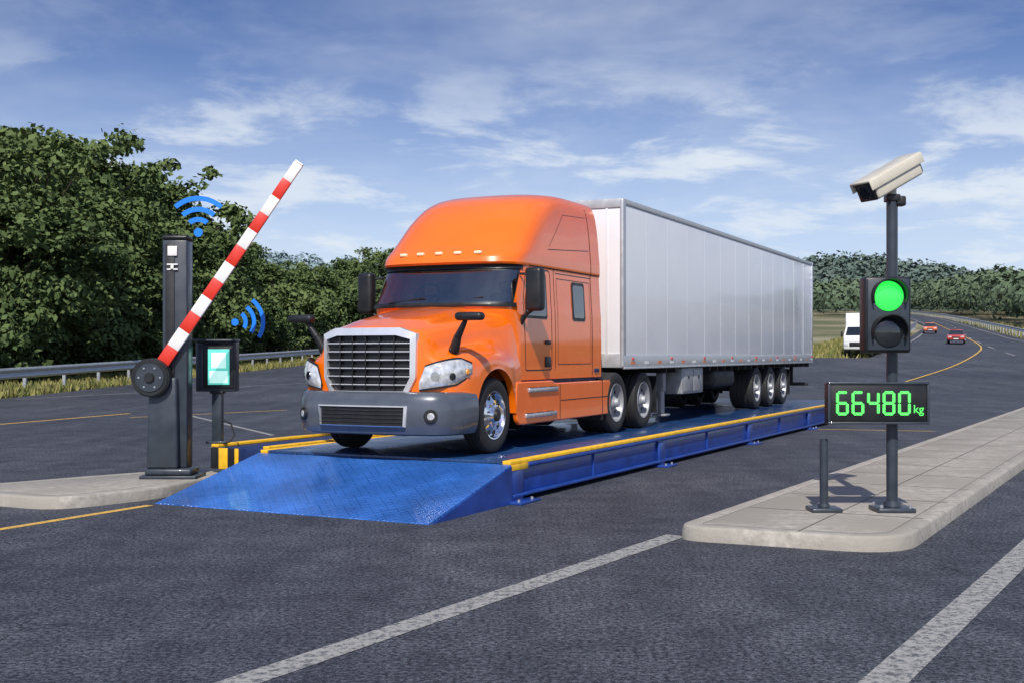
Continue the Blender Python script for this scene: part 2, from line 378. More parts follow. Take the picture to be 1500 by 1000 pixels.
isl=island("traffic_island",[C0,C0+ub*W*1.0+np.array([0,.25]),C0+ub*W+ua*62,C0+ua*62],0,.15,[.34,.62,.3,.3])
for k in range(1,34):
    p=C0+ua*(k*1.55+.2); a=p+ub*.225; b2=p+ub*(W-.225); t=ua*.009
    mobj("paving_joint",[(*(a-t),.1535),(*(b2-t),.1535),(*(b2+t),.1535),(*(a+t),.1535)],[(0,1,2,3)],M['joint'],isl,smooth=False)
p1=C0+ub*W*.52+ua*.22; p2=C0+ub*W*.52+ua*60; t=ub*.008
mobj("paving_joint",[(*(p1-t),.1538),(*(p1+t),.1538),(*(p2+t),.1538),(*(p2-t),.1538)],[(0,1,2,3)],M['joint'],isl,smooth=False)
for k in range(0,20):
    for e0 in (0.04,W-.2):
        p=C0+ua*(k*2.4+1.0)+ub*e0; a=p; b2=p+ub*.16; t=ua*.005
        mobj("kerb_stone_joint",[(*(a-t),.1525),(*(b2-t),.1525),(*(b2+t),.1525),(*(a+t),.1525)],[(0,1,2,3)],M['joint'],isl,smooth=False)
island("traffic_island",[(-7.6,15.3),(-5.55,14.25),(-4.62,15.45),(-4.2,17.2),(-4.74,18.1),(-5.9,17.1)],0,.15,[.5,.5,.4,.4,.5,.5])
# ---------------------------------------------------------------- weighbridge
tp=R(27.0); wb=empty("weighbridge",(-.017,14.9,0),-tp)
PW=4.0; PL=22.0; PZ=.54
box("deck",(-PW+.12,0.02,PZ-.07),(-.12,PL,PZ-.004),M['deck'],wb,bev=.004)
for x0 in (-.12,-PW):
    box("edge_strip",(x0,0,PZ-.05),(x0+.118,PL,PZ),M['yellow'],wb,bev=.008)
box("edge_end_cap",(-.14,-.006,PZ-.13),(.004,.5,PZ-.052),M['yellow'],wb,bev=.004)
for k,yc in enumerate(np.arange(5.5,PL,5.5)):
    box("deck_joint",(-PW+.13,yc-.02,PZ-.01),(-.13,yc+.02,PZ-.001),M['dblue'],wb,bev=0)
for s,x0 in ((1,0),(-1,-PW)):
    def bx(nm,a,b2,y0,y1,z0,z1,m=M['blue'],bev=.006):
        xa,xb=(x0-b2*1.0,x0-a) if s>0 else (x0+a,x0+b2)
        box(nm,(min(xa,xb),y0,z0),(max(xa,xb),y1,z1),m,wb,bev=bev)
    bx("beam_upper_flange",-.015,.16,.51,PL,PZ-.10,PZ-.053)
    bx("beam_web",.05,.09,.05,PL,.11,PZ-.115)
    bx("beam_lower_flange",-.03,.16,.05,PL,.07,.108)
    for yp in (0.0,5.5,11,16.5,PL-.3):
        w=.34 if yp in(0.0,) else .26
        bx("leg",-.012,.30,yp+.0,yp+w,.03,PZ-.135)
        bx("foot_plate",-.20,.36,yp-.1,yp+w+.14,.0,.035)
        for q in (.0,w+.04):
            cyl("anchor_bolt",(x0+s*.13,yp-.03+q,.03),(x0+s*.13,yp-.03+q,.065),.02,.02,M['alu'],wb,seg=6)
    for yp in np.arange(2.75,PL,2.75):
        bx("web_stiffener",.02,.05,yp,yp+.015,.108,PZ-.115,bev=0)
rl=2.05; rt=.5
V=[(-PW-.02,-rl,.012),(0.02,-rl,.012),(0.02,-.02,rt),(-PW-.02,-.02,rt),(-PW-.02,-rl,0),(0.02,-rl,0),(0.02,-.02,0),(-PW-.02,-.02,0)]
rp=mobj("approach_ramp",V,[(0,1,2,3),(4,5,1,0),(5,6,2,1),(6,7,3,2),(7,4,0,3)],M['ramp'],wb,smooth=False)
md=rp.modifiers.new("b",'BEVEL'); md.width=.008; md.segments=2
mobj("ramp_side_plate",[(.024,-rl+.1,.0),(.024,-.03,0),(.024,-.03,rt-.02),(.034,-rl+.1,.0),(.034,-.03,0),(.034,-.03,rt-.02)],[(0,1,2),(3,4,5),(0,1,4,3),(1,2,5,4),(2,0,3,5)],M['blue'],wb,smooth=False)
gx0,gx1=-5.12,-4.06
box("side_guard",(gx0,.25,.2),(gx1,9.5,.52),M['dblue'],wb,bev=.01)
box("guard_yellow_strip",(gx0-.005,.25,.52),(gx0+.13,9.5,.565),M['yellow'],wb,bev=.008)
box("guard_yellow_strip",(gx1-.10,.25,.52),(gx1+.005,9.5,.565),M['yellow'],wb,bev=.008)
for x,wd,m in ((gx0,.15,M['black']),(gx0+.15,.17,M['yellow']),(gx0+.32,.13,M['black']),(gx0+.45,.07,M['yellow'])):
    box("hazard_block",(x,.232,.205),(x+wd-.002,.2485,.515),m,wb,bev=.002)
for i in range(40):
    y=.25+i*.23
    if i%2==0: box("hazard_block",(gx0-.012,y,.2),(gx0-.002,y+.23,.52),M['yellow'],wb,bev=0)
box("guard_leg",(gx0+.1,.4,0),(gx0+.3,.6,.2),M['dblue'],wb); box("guard_leg",(gx1-.3,.4,0),(gx1-.1,.6,.2),M['dblue'],wb)
# ---------------------------------------------------------------- truck
tt=R(25.8); tr=empty("semi_trailer_truck",(-1.93,15.48,PZ),-tt)
def barch(y):
    d=abs(y-1.35); return .52+math.sqrt(max(0,.64**2-d*d)) if d<.64 else .52
K=[(.04,[(0,1.66),(.35,1.645),(.62,1.60),(.72,1.50),(.80,1.33),(.98,1.18),(1.08,1.02),(1.10,.80)]),
(.15,[(0,1.73),(.36,1.715),(.68,1.66),(.80,1.54),(.87,1.38),(1.04,1.25),(1.14,1.08),(1.16,.80)]),
(.5,[(0,1.81),(.4,1.79),(.76,1.72),(.87,1.59),(.93,1.44),(1.10,1.34),(1.22,1.17),(1.24,.7)]),
(.95,[(0,1.89),(.43,1.87),(.82,1.79),(.93,1.65),(.98,1.49),(1.13,1.405),(1.26,1.27),(1.275,barch(.95))]),
(1.35,[(0,1.96),(.46,1.94),(.88,1.86),(.99,1.71),(1.04,1.55),(1.14,1.44),(1.26,1.31),(1.28,1.16)]),
(1.75,[(0,2.02),(.5,1.995),(.93,1.91),(1.05,1.77),(1.10,1.58),(1.16,1.42),(1.25,1.24),(1.27,barch(1.75))]),
(2.05,[(0,2.06),(.5,2.04),(.97,1.96),(1.11,1.82),(1.15,1.6),(1.18,1.36),(1.22,1.1),(1.24,.55)]),
(2.25,[(0,2.06),(.5,2.04),(.97,1.96),(1.12,1.82),(1.16,1.6),(1.175,1.36),(1.20,1.1),(1.21,.55)])]
NY,NU=70,48
secs=np.array([catmull(s,NU) for _,s in K])
yk=np.array([k for k,_ in K])
flat=catmull(secs.reshape(len(K),-1),NY).reshape(NY,NU,2); yv=catmull(yk[:,None],NY)[:,0]
def shear(x,y): return y+.27*(x/1.2)**2*max(0,1-y/.95)**1.3
V=[]
ub_=np.linspace(0,7,NU)
for i in range(NY):
    bz=barch(yv[i]) if yv[i]>.7 else .80
    row=[]
    for j in range(NU):
        x,z=flat[i,j]; w=max(0,(ub_[j]-5.7)/1.3)
        z=z+(bz-flat[i,-1,1])*w
        z+= .022*(1-float(sstep(x,.50,.62)))*float(sstep(yv[i],.2,.6))
        row.append((x,shear(x,yv[i]),z))
    row.append((row[-1][0]-.10,row[-1][1],row[-1][2]))
    V+= [(-p[0],p[1],p[2]) for p in row[::-1]][:-1]+row
mobj("hood",V,gridfaces(NY,2*(NU+1)-1),M['orange'],tr,ang=60)
s0=catmull(K[0][1],200); sx=s0[:,0]; sz=s0[:,1]
cols=np.linspace(-1.095,1.095,61); V=[]
for x in cols:
    zt=float(np.interp(abs(x),sx[:],sz[:]))
    for t in np.linspace(0,1,6): V.append((x,shear(x,.04),.78+(zt-.78)*t))
mobj("hood_front_panel",V,gridfaces(61,6),M['orange'],tr)
def fy(x,o=0): return shear(x,.04)+o
def frame(name,outer,inner,d0,d1,m,parent=tr,fn=fy):
    n=len(outer); V=[]
    for P,d in ((outer,d0),(inner,d0-.02),(inner,d1),(outer,d1)): V+=[(p[0],fn(p[0],d),p[1]) for p in P]
    Fc=[]
    for k in range(4):
        k2=(k+1)%4
        for i in range(n): j=(i+1)%n; Fc.append((k*n+i,k*n+j,k2*n+j,k2*n+i))
    return mobj(name,V,Fc,m,parent,ang=50)
go=[(-.60,.83),(.60,.83),(.71,1.05),(.72,1.62),(.50,1.70),(-.50,1.70),(-.72,1.62),(-.71,1.05)]
gi=[(-.555,.875),(.555,.875),(.645,1.05),(.65,1.55),(.46,1.60),(-.46,1.60),(-.65,1.55),(-.645,1.05)]
def dens2(P,Q,k=8):
    A=[];B=[]
    for i in range(len(P)):
        j=(i+1)%len(P)
        for q in range(k):
            t=q/k; A.append((P[i][0]*(1-t)+P[j][0]*t,P[i][1]*(1-t)+P[j][1]*t)); B.append((Q[i][0]*(1-t)+Q[j][0]*t,Q[i][1]*(1-t)+Q[j][1]*t))
    return A,B
oA,iA=dens2(go,gi)
frame("grille_chrome_surround",oA,iA,-.05,.03,M['satin'])
V=[]
for x in np.linspace(-.65,.65,15):
    hw=abs(x); zt=1.60 if hw<.46 else 1.55+ (1.60-1.55)*(.65-hw)/.19; zb=.875 if hw<.555 else .875+(hw-.555)/.09*.175
    V+= [(x,fy(x,-.006),zb),(x,fy(x,-.006),zt)]
mobj("grille_backing",V,gridfaces(15,2),M['black'],tr)
for k in range(6):
    z=.955+k*.108; hw=.56+ (.085 if z>1.04 else max(0,(z-.875)/.175*.085))
    V=[]
    for x in np.linspace(-hw,hw,21): V+=[(x,fy(x,-.012),z-.012),(x,fy(x,-.042),z-.016),(x,fy(x,-.042),z+.010),(x,fy(x,-.012),z+.02)]
    mobj("grille_bar",V,gridfaces(21,4),M['black'],tr,ang=30)
    V=[]
    for x in np.linspace(-hw,hw,21): V+=[(x,fy(x,-.044),z-.002),(x,fy(x,-.044),z+.009)]
    mobj("grille_bar_chrome",V,gridfaces(21,2),M['satin'],tr)
for x in (-.42,-.21,0,.21,.42):
    box("grille_divider",(x-.006,fy(x,-.05),.885),(x+.006,fy(x,-.008),1.59),M['black'],tr,bev=.002)
# bumper
plan=catmull([(0,-.10),(.45,-.085),(.85,-.02),(1.08,.10),(1.22,.32),(1.265,.52),(1.27,.74)],40)
prof=[(-.10,.30),(-.03,.32),(.0,.38),(.025,.50),(.03,.64),(.02,.76),(-.01,.83),(-.06,.865),(-.16,.87)]
def offs(plan):
    T=np.gradient(plan,axis=0); T/=np.linalg.norm(T,axis=1)[:,None]; return np.stack([T[:,1],-T[:,0]],1)
Nn=offs(plan); rows=[]
for p,n in zip(plan,Nn): rows.append([(p[0]+n[0]*o,p[1]+n[1]*o,z) for o,z in prof])
full=[[(-a,b2,c) for a,b2,c in r] for r in rows[::-1]][:-1]+rows
mobj("bumper",[p for r in full for p in r],gridfaces(len(full),len(prof)),M['bumper'],tr,ang=45)
def by(x,o=0):
    return float(np.interp(abs(x),plan[:,0],plan[:,1]))-.032+o
cols=np.linspace(-.63,.63,25); V=[]
for x in cols:
    for z in np.linspace(.43,.67,4): V.append((x,by(x,-.004),z))
mobj("lower_grille",V,gridfaces(25,4),M['black'],tr)
for z in (.47,.52,.57,.62):
    V=[]
    for x in cols: V+=[(x,by(x,-.006),z),(x,by(x,-.018),z+.004),(x,by(x,-.006),z+.014)]
    mobj("lower_grille_slat",V,gridfaces(25,3),M['chassis'],tr)
lo,li=dens2([(-.66,.415),(.66,.415),(.69,.69),(-.69,.69)],[(-.64,.43),(.64,.43),(.655,.675),(-.655,.675)],12)
frame("lower_grille_frame",lo,li,-.010,.02,M['satin'],fn=by)
for s in (-1,1):
    d=Vector((s*.55,-.83,0)).normalized(); c=Vector((s*.985,by(.985,.0),.56))
    cyl("fog_lamp_bezel",c-d*.04,c+d*.022,.095,.085,M['black'],tr,seg=28,bev=.006)
    cyl("fog_lamp",c,c+d*.030,.050,.045,M['lens'],tr,seg=24,bev=.008)
    hp=catmull([(.76,.10),(.92,.145),(1.07,.235),(1.165,.40),(1.225,.66)],26); hn=offs(hp)
    V=[];nz=10
    for i,(p,n) in enumerate(zip(hp,hn)):
        t=i/25
        zb=.90+.10*t+.10*max(0,t-.7)/.3; ztp=1.16+.13*math.sin(t*math.pi*.62)-.06*max(0,t-.8)/.2
        if t<.12: ztp=zb+(ztp-zb)*(.35+.65*t/.12)
        for k in range(nz):
            q=k/(nz-1); bul=.045*math.sin(math.pi*min(1,max(0,t)))**.5*math.sin(math.pi*q)**.6+.022
            V.append((s*(p[0]+n[0]*bul),p[1]+n[1]*bul,zb+(ztp-zb)*q))
    mobj("headlight",V,gridfaces(26,nz),M['lens'],tr)
    V=[]
    for i,(p,n) in enumerate(zip(hp,hn)):
        t=i/25
        zb=.875+.10*t+.09*max(0,t-.7)/.3; ztp=1.185+.13*math.sin(t*math.pi*.62)-.05*max(0,t-.8)/.2
        if t<.12: ztp=zb+(ztp-zb)*(.35+.65*t/.12)
        V+=[(s*p[0],p[1],zb),(s*(p[0]+n[0]*.018),p[1]+n[1]*.018,zb+.004),(s*(p[0]+n[0]*.018),p[1]+n[1]*.018,ztp-.004),(s*(p[0]),p[1],ztp)]
    mobj("headlight_rim",V,gridfaces(26,4),M['black'],tr)
    for t0,rr in ((8,.07),(15,.055)):
        p=hp[t0];n=hn[t0]; c=Vector((s*(p[0]+n[0]*.045),p[1]+n[1]*.045,1.07)); d=Vector((s*n[0],n[1],0))
        cyl("headlight_projector",c,c+d*.024,rr,rr*.8,M['glassd'] if t0==15 else M['chrome'],tr,seg=24,bev=.004)
    p=hp[22];n=hn[22]; c=Vector((s*(p[0]+n[0]*.05),p[1]+n[1]*.05,1.13)); d=Vector((s*n[0],n[1],0)); cyl("turn_signal",c-d*.01,c+d*.012,.045,.03,M['amber'],tr,seg=16)
    b0=Vector((s*1.02,.55,1.42)); b1=Vector((s*1.12,.49,1.60)); b2=Vector((s*1.26,.44,1.80)); 
    cyl("hood_mirror_foot",b0-Vector((0,0,.03)),b1,.075,.05,M['black'],tr,seg=16,bev=.01)
    cyl("hood_mirror_arm",b1-Vector((0,0,.01)),b2,.05,.03,M['black'],tr,seg=16,bev=.01)
    box("hood_mirror_head",(s*1.33-.20,.34,1.79),(s*1.33+.20,.50,1.90),M['black'],tr,bev=.05,seg=4)
box("inner_structure",(-.80,.35,.45),(.80,1.7,1.45),M['chassis'],tr,bev=.02)
# ---- cab
CK=np.array([
(.98,1.98,1.195,.30),(1.5,1.95,1.20,.36),(1.98,1.74,1.19,.60),(2.06,1.72,1.185,.62),(2.10,1.74,1.18,.62),(2.60,2.03,1.155,.60),(2.64,2.04,1.155,.60),
(2.66,1.95,1.165,.64),(2.69,1.91,1.17,.68),(2.76,1.93,1.17,.70),(2.84,1.99,1.168,.72),(2.93,2.09,1.16,.76),(3.05,2.20,1.15,.82),(3.2,2.34,1.14,.88),(3.35,2.48,1.125,.94),(3.5,2.65,1.105,1.02),
(3.62,2.81,1.085,1.10),(3.70,2.95,1.065,1.16),(3.77,3.12,1.035,1.2),(3.82,3.30,1.0,1.2),(3.86,3.52,.95,1.15),(3.89,3.80,.87,1.0),(3.905,4.15,.74,.8)])
YR=5.42
def cabpar(z): return [float(np.interp(z,CK[:,0],CK[:,k])) for k in (1,2,3)]
def cabpt(z,s,off=0):
    yf,w,D=cabpar(z); sg=-1 if s<0 else 1; a=abs(s); n=2.9
    if a<=1:
        ph=a*math.pi/2; x=w*abs(math.sin(ph))**(2/n); y=yf+D*(1-abs(math.cos(ph))**(2/n))
        nx=abs(math.sin(ph)); ny=-abs(math.cos(ph))
    else: x=w; y=yf+D+(YR-yf-D)*(a-1); nx=1;ny=0
    return (sg*(x+nx*off),y+ny*off,z)
ss=np.unique(np.round(np.concatenate([np.linspace(-2,-1,8)[:-1],np.linspace(-1,1,61),np.linspace(1,2,8)[1:],[-.83,.83,-.79,.79]]),5))
zz=np.unique(np.round(np.concatenate([CK[:,0],np.linspace(.98,3.90,70),[2.065,2.105,2.565,2.635]]),5))
V=[cabpt(z,s) for z in zz for s in ss]; n=len(ss); Fc=[];mi=[]
for i in range(len(zz)-1):
    for j in range(n-1):
        zm=(zz[i]+zz[i+1])/2; sm=abs(ss[j]+ss[j+1])/2
        if 2.105<zm<2.565 and sm<.79: continue
        Fc.append((i*n+j,i*n+j+1,(i+1)*n+j+1,(i+1)*n+j)); mi.append(1 if (2.065<zm<2.635 and sm<.83) else 0)
for i in range(len(zz)-1): Fc.append((i*n,(i+1)*n,(i+1)*n+n-1,i*n+n-1)); mi.append(0)
Fc.append(tuple((len(zz)-1)*n+k for k in range(n))); mi.append(0)
mobj("cab",V,Fc,None,tr,ang=32,mats=[M['orange'],M['black']],midx=mi)
def cabpatch(name,z0,z1,s0,s1,off,m,nz=10,ns=50):
    V=[]
    for z in np.linspace(0,1,nz):
        for s in np.linspace(s0,s1,ns):
            V.append(cabpt(z0+(z1-z0)*z,s,off))
    return mobj(name,V,gridfaces(nz,ns),m,tr)
cabpatch("windshield",2.095,2.575,-.80,.80,.004,M['glass'])
cabpatch("windshield_frame_top",2.595,2.655,-.86,.86,.022,M['black'],nz=4)
box("dashboard",(-1.02,2.30,1.75),(1.02,2.75,2.12),M['dash'],tr,bev=.06)
box("cabin_back_wall",(-1.13,3.50,1.1),(1.13,3.55,2.9),M['cabin'],tr,bev=.01)
box("cabin_floor",(-1.12,2.2,1.1),(1.12,3.50,1.16),M['chassis'],tr,bev=.01)
box("headliner",(-1.08,2.5,2.66),(1.08,3.50,2.70),M['cabin'],tr,bev=.01)
for x in (-.55,.55):
    box("seat_back",(x-.27,3.05,1.5),(x+.27,3.22,2.30),M['seat'],tr,bev=.06); box("seat_headrest",(x-.14,3.07,2.31),(x+.14,3.18,2.48),M['seat'],tr,bev=.04); box("seat_cushion",(x-.27,2.7,1.35),(x+.27,3.1,1.55),M['seat'],tr,bev=.05)
V=[];Fc=[]; c=Vector((-.55,2.58,2.24)); ax1=Vector((1,0,0)); ax2=Vector((0,.42,.91))
for i in range(36):
    a=2*math.pi*i/36; r0=ax1*math.cos(a)+ax2*math.sin(a); nn_=ax1.cross(ax2)
    for k in range(6):
        b2=2*math.pi*k/6; V.append(c+r0*(.21+.018*math.cos(b2))+nn_*.018*math.sin(b2))
for i in range(36):
    for k in range(6): Fc.append((i*6+k,((i+1)%36)*6+k,((i+1)%36)*6+(k+1)%6,i*6+(k+1)%6))
mobj("steering_wheel",V,Fc,M['black'],tr); cyl("steering_spoke",c-ax1*.2,c+ax1*.2,.018,.018,M['black'],tr,seg=8)
for x0,x1 in ((-.75,-.12),(.15,.80)):
    cyl("wiper",(x0,1.74+.06*abs(x0),2.10),(x1,1.74+.12*abs(x1),2.17),.011,.008,M['black'],tr,seg=8)
cabpatch("cowl",2.03,2.09,-.86,.86,.03,M['black'],nz=3)
for x in (-.62,-.31,0,.31,.62):
    s=(2/math.pi)*math.asin((abs(x)/1.17)**(2.9/2))*(1 if x>=0 else -1); p=cabpt(2.83,s,.01)
    box("roof_marker_lamp",(p[0]-.06,p[1]-.035,2.80),(p[0]+.06,p[1]+.04,2.85),M['clear'],tr,bev=.018)
def sidex(z,o): return cabpar(z)[1]+o
def side_patch(name,pts,off,m):
    for s in (1,-1):
        V=[(s*sidex(z,off),y,z) for y,z in pts]; mobj(name,V,[tuple(range(len(V)))],m,tr,smooth=False)
def side_line(pts,w=.012,off=.003,m=None):
    m=m or M['chassis']
    for s in (1,-1):
        V=[];Fc=[]
        for (y0,z0),(y1,z1) in zip(pts[:-1],pts[1:]):
            L=math.hypot(y1-y0,z1-z0); k=max(2,int(L/.08)); nx,nz=-(z1-z0)/L*w/2,(y1-y0)/L*w/2; off0=len(V)
            for q in range(k+1):
                t=q/k; y=y0+(y1-y0)*t; z=z0+(z1-z0)*t
                V+=[(s*sidex(z+nz,off),y+nx,z+nz),(s*sidex(z-nz,off),y-nx,z-nz)]
            Fc+=gridfaces(k+1,2,off0)
        mobj("panel_seam",V,Fc,m,tr,smooth=False)
door=rpoly([(2.42,1.12),(3.36,1.12),(3.36,2.62),(2.50,2.62),(2.36,2.1)],[.03,.08,.08,.1,.05],4)
side_line(door+[door[0]],.016)
side_patch("door_window_seal",rpoly([(2.40,1.88),(3.20,1.88),(3.20,2.57),(2.60,2.57),(2.42,2.14)],.06),.006,M['black'])
side_patch("door_window",rpoly([(2.45,1.92),(3.16,1.92),(3.16,2.53),(2.63,2.53),(2.47,2.15)],.05),.010,M['glassd'])
side_patch("sleeper_window_seal",rpoly([(4.18,1.88),(4.72,1.88),(4.72,2.50),(4.18,2.50)],.07),.006,M['black'])
side_patch("sleeper_window",rpoly([(4.23,1.93),(4.67,1.93),(4.67,2.45),(4.23,2.45)],.06),.010,M['glassd'])
side_line([(3.50,1.12),(3.50,2.66)],.014); side_line([(3.58,2.60),(5.02,2.60)],.012)
side_line([(2.6,2.66),(5.42,2.66)],.018); side_line([(5.02,1.0),(5.02,3.75)],.022)
side_line([(3.6,1.2),(4.95,1.2),(4.95,2.52),(3.6,2.52),(3.6,1.2)],.010)
side_line([(3.3,2.95),(4.95,3.05)],.010); side_line([(3.35,3.0),(4.0,3.55),(4.95,3.6)],.006)
for s in (-1,1):
    box("door_handle",(s*1.20-.02,3.10,1.50),(s*1.20+.03,3.28,1.56),M['black'],tr,bev=.015)
    box("vent_box",(s*1.20-.01,3.10,1.16),(s*1.20+.016,3.30,1.32),M['black'],tr,bev=.01)
    box("fuel_badge",(s*1.20-.01,5.10,1.06),(s*1.20+.016,5.30,1.12),M['dblue'],tr,bev=.006)
    mx=1.43
    box("mirror_housing",(s*mx-.13,2.15,1.97),(s*mx+.13,2.34,2.60),M['black'],tr,bev=.06,seg=4)
    box("mirror_glass",(s*mx-.09,2.342,2.05),(s*mx+.09,2.348,2.52),M['chrome'],tr,bev=0)
    cyl("mirror_arm",(s*1.15,2.32,2.52),(s*mx,2.27,2.50),.018,.018,M['black'],tr,seg=12)
    cyl("mirror_arm",(s*1.15,2.30,1.86),(s*mx,2.27,2.02),.03,.022,M['black'],tr,seg=12)
    cyl("mirror_bracket",(s*1.16,2.30,1.80),(s*1.24,2.28,1.90),.05,.04,M['black'],tr,seg=12,bev=.01)
    box("skirt_gap",(s*1.08-.06,2.1,.80),(s*1.08+.06,5.6,1.06),M['dblue'],tr,bev=.005)
    sk=[(2.12,.34),(5.66,.34),(5.74,.55),(5.74,.92),(3.4,.92),(3.3,.96),(2.02,.96),(1.99,.60),(2.05,.40)]
    xa,xb=s*1.17,s*1.245
    prism("chassis_skirt",rpoly(sk,.05,3),min(xa,xb),max(xa,xb),M['orange'],tr,axis='x',bev=.02)
    for z0,y0,y1 in ((.80,2.40,3.45),(.43,2.30,3.40)):
        box("step",(s*1.245-.05,y0,z0),(s*1.245+.03,y1,z0+.065),M['alu'],tr,bev=.012)
        for k in range(3): box("step_tread",(s*1.262-.012,y0+.02+k*.35,z0+.066),(s*1.262+.006,y0+.30+k*.35,z0+.071),M['black'],tr,bev=0)
    box("skirt_seam",(s*1.247-.001,3.56,.36),(s*1.247+.0015,3.575,.90),M['chassis'],tr,bev=0)
    box("skirt_seam",(s*1.247-.001,3.6,.64),(s*1.247+.0015,5.72,.652),M['chassis'],tr,bev=0)
for s in (-1,1): box("frame_rail",(s*.43-.05,1.0,.70),(s*.43+.05,8.7,.98),M['chassis'],tr)
box("cab_underbody",(-1.1,2.1,.50),(1.1,5.4,.975),M['chassis'],tr,bev=.02)
box("fifth_wheel",(-.5,6.2,.98),(.5,7.4,1.08),M['chassis'],tr)
# ---- wheels
def wheel(x,y,r=.52,w=.30,s=1,style='alu',parent=tr,z=None,name="wheel"):
    z=r if z is None else z
    T=[(-w,r*.60),(-w,r*.86),(-w+.03,r*.955),(-w+.06,r),(-w*.72,r),(-w*.70,r*.975),(-w*.67,r*.975),(-w*.65,r),(-w*.52,r),(-w*.50,r*.975),(-w*.47,r*.975),(-w*.45,r),(-w*.30,r),(-w*.28,r*.975),(-w*.25,r*.975),(-w*.23,r),(-.05,r*.995),(-.02,r*.965),(-.004,r*.90),(.0,r*.80),(-.006,r*.70),(-.02,r*.635)]
    lathe(name+"_tyre",T,M['rubber'],parent,x,y,z,56,s)
    if style=='alu':
        rim=[(-.02,r*.645),(-.006,r*.64),(-.010,r*.61),(-.05,r*.585),(-.075,r*.54),(-.055,r*.42),(-.035,r*.30),(-.02,r*.22),(.0,r*.19),(.02,r*.16),(.03,.0)]
        lathe(name+"_rim",rim,M['chrome'],parent,x,y,z,56,s)
        for k in range(10):
            a=2*math.pi*k/10; c=Vector((x-s*.0595,y+r*.475*math.cos(a),z+r*.475*math.sin(a)))
            cyl(name+"_hand_hole",c-Vector((s*.01,0,0)),c+Vector((s*.006,0,0)),.036,.036,M['black'],parent,seg=14)
            a+=math.pi/10; c=Vector((x-s*.035,y+r*.30*math.cos(a),z+r*.30*math.sin(a)))
            cyl(name+"_lug_nut",c,c+Vector((s*.03,0,0)),.016,.012,M['chrome'],parent,seg=6)
        cyl(name+"_hub",(x-s*.03,y,z),(x+s*.055,y,z),r*.19,r*.15,M['black'],parent,seg=24,bev=.01)
    else:
        dz=-.10
        rim=[(-.02,r*.645),(-.006,r*.64),(-.014,r*.60),(-.05,r*.575),(dz-.02,r*.54),(dz-.01,r*.38),(dz,r*.30),(dz+.01,r*.24),(dz+.05,r*.20),(dz+.07,r*.16),(dz+.075,0)]
        lathe(name+"_rim",rim,M['steelrim'],parent,x,y,z,48,s)
        for k in range(8):
            a=2*math.pi*k/8; c=Vector((x+s*(dz-.012),y+r*.45*math.cos(a),z+r*.45*math.sin(a)))
            cyl(name+"_hand_hole",c-Vector((s*.01,0,0)),c+Vector((s*.008,0,0)),.032,.032,M['black'],parent,seg=12)
        cyl(name+"_hub",(x+s*(dz),y,z),(x+s*(dz+.13),y,z),r*.17,r*.14,M['tgrey'],parent,seg=20,bev=.01)
for s in (1,-1): wheel(s*1.235,1.35,s=s,style='alu')
for yy0 in (6.05,7.45):
    for s in (1,-1): wheel(s*1.25,yy0,w=.62,s=s,style='steel')
    cyl("axle",(-1.2,yy0,.52),(1.2,yy0,.52),.09,.09,M['chassis'],tr)
for yy0 in (15.9,17.35,18.8):
    for s in (1,-1): wheel(s*1.25,yy0,w=.60,s=s,style='steel')
    cyl("axle",(-1.2,yy0,.52),(1.2,yy0,.52),.09,.09,M['chassis'],tr)
cyl("axle",(-1.1,1.35,.52),(1.1,1.35,.52),.08,.08,M['chassis'],tr)
for yy0 in (5.35,8.15,19.5):
    for s in (1,-1): box("mud_flap",(s*.95-.3,yy0,.25),(s*.95+.3,yy0+.015,.95),M['black'],tr,bev=0)
# ---- trailer
t0,t1,zb,zt,tw=6.20,22.3,1.12,4.07,1.30
box("trailer_box",(-tw,t0,zb+.20),(tw,t1,zt-.09),M['white'],tr,bev=.03,seg=3)
for s in (1,-1):
    x=s*tw
    box("trailer_bottom_rail",(x-.02,t0+.01,zb),(x+.018,t1,zb+.215),M['tgrey'],tr,bev=.006)
    box("trailer_bottom_lip",(x-.02,t0+.01,zb-.025),(x+.028,t1,zb+.01),M['alu'],tr,bev=.004)
    box("trailer_top_rail",(x-.03,t0+.01,zt-.10),(x+.014,t1,zt),M['tgrey'],tr,bev=.012)
    box("trailer_corner_post",(x-.06,t0-.025,zb+.0),(x+.016,t0+.13,zt+.004),M['tgrey'],tr,bev=.035,seg=3)
    box("trailer_rear_post",(x-.06,t1-.12,zb),(x+.018,t1+.02,zt+.003),M['alu'],tr,bev=.01)
    nP=13
    for k in range(1,nP):
        y=t0+(t1-t0)*k/nP
        box("panel_joint",(x-.002,y-.010,zb+.22),(x+.002,y+.010,zt-.105),M['white'],tr,bev=0)
        box("panel_joint_gap",(x-.002,y+.011,zb+.22),(x+.001,y+.014,zt-.105),M['tgrey'],tr,bev=0)
    for k in range(22):
        y=t0+.35+k*(t1-t0-.6)/21
        box("reflector_tape",(x+s*.019-.001,y,zb+.06),(x+s*.019+.001,y+.22,zb+.11),M['orref'] if k%2==0 else M['whitep'],tr,bev=0)
        if k%3==0: box("side_marker",(x+s*.02-.012,y+.05,zb+.13),(x+s*.02+.012,y+.15,zb+.18),M['redlamp'],tr,bev=.005)
box("trailer_roof",(-tw+.02,t0+.03,zt-.10),(tw-.02,t1-.02,zt-.02),M['whitep'],tr,bev=.01)
box("trailer_front_sill",(-tw+.02,t0-.02,zb),(tw-.02,t0+.03,zb+.25),M['tgrey'],tr)
box("trailer_front_header",(-tw+.02,t0-.02,zt-.16),(tw-.02,t0+.03,zt),M['tgrey'],tr)
for x in np.linspace(-1.0,1.0,6): box("trailer_front_rib",(x-.02,t0-.016,zb+.25),(x+.02,t0+.01,zt-.16),M['white'],tr,bev=.004)
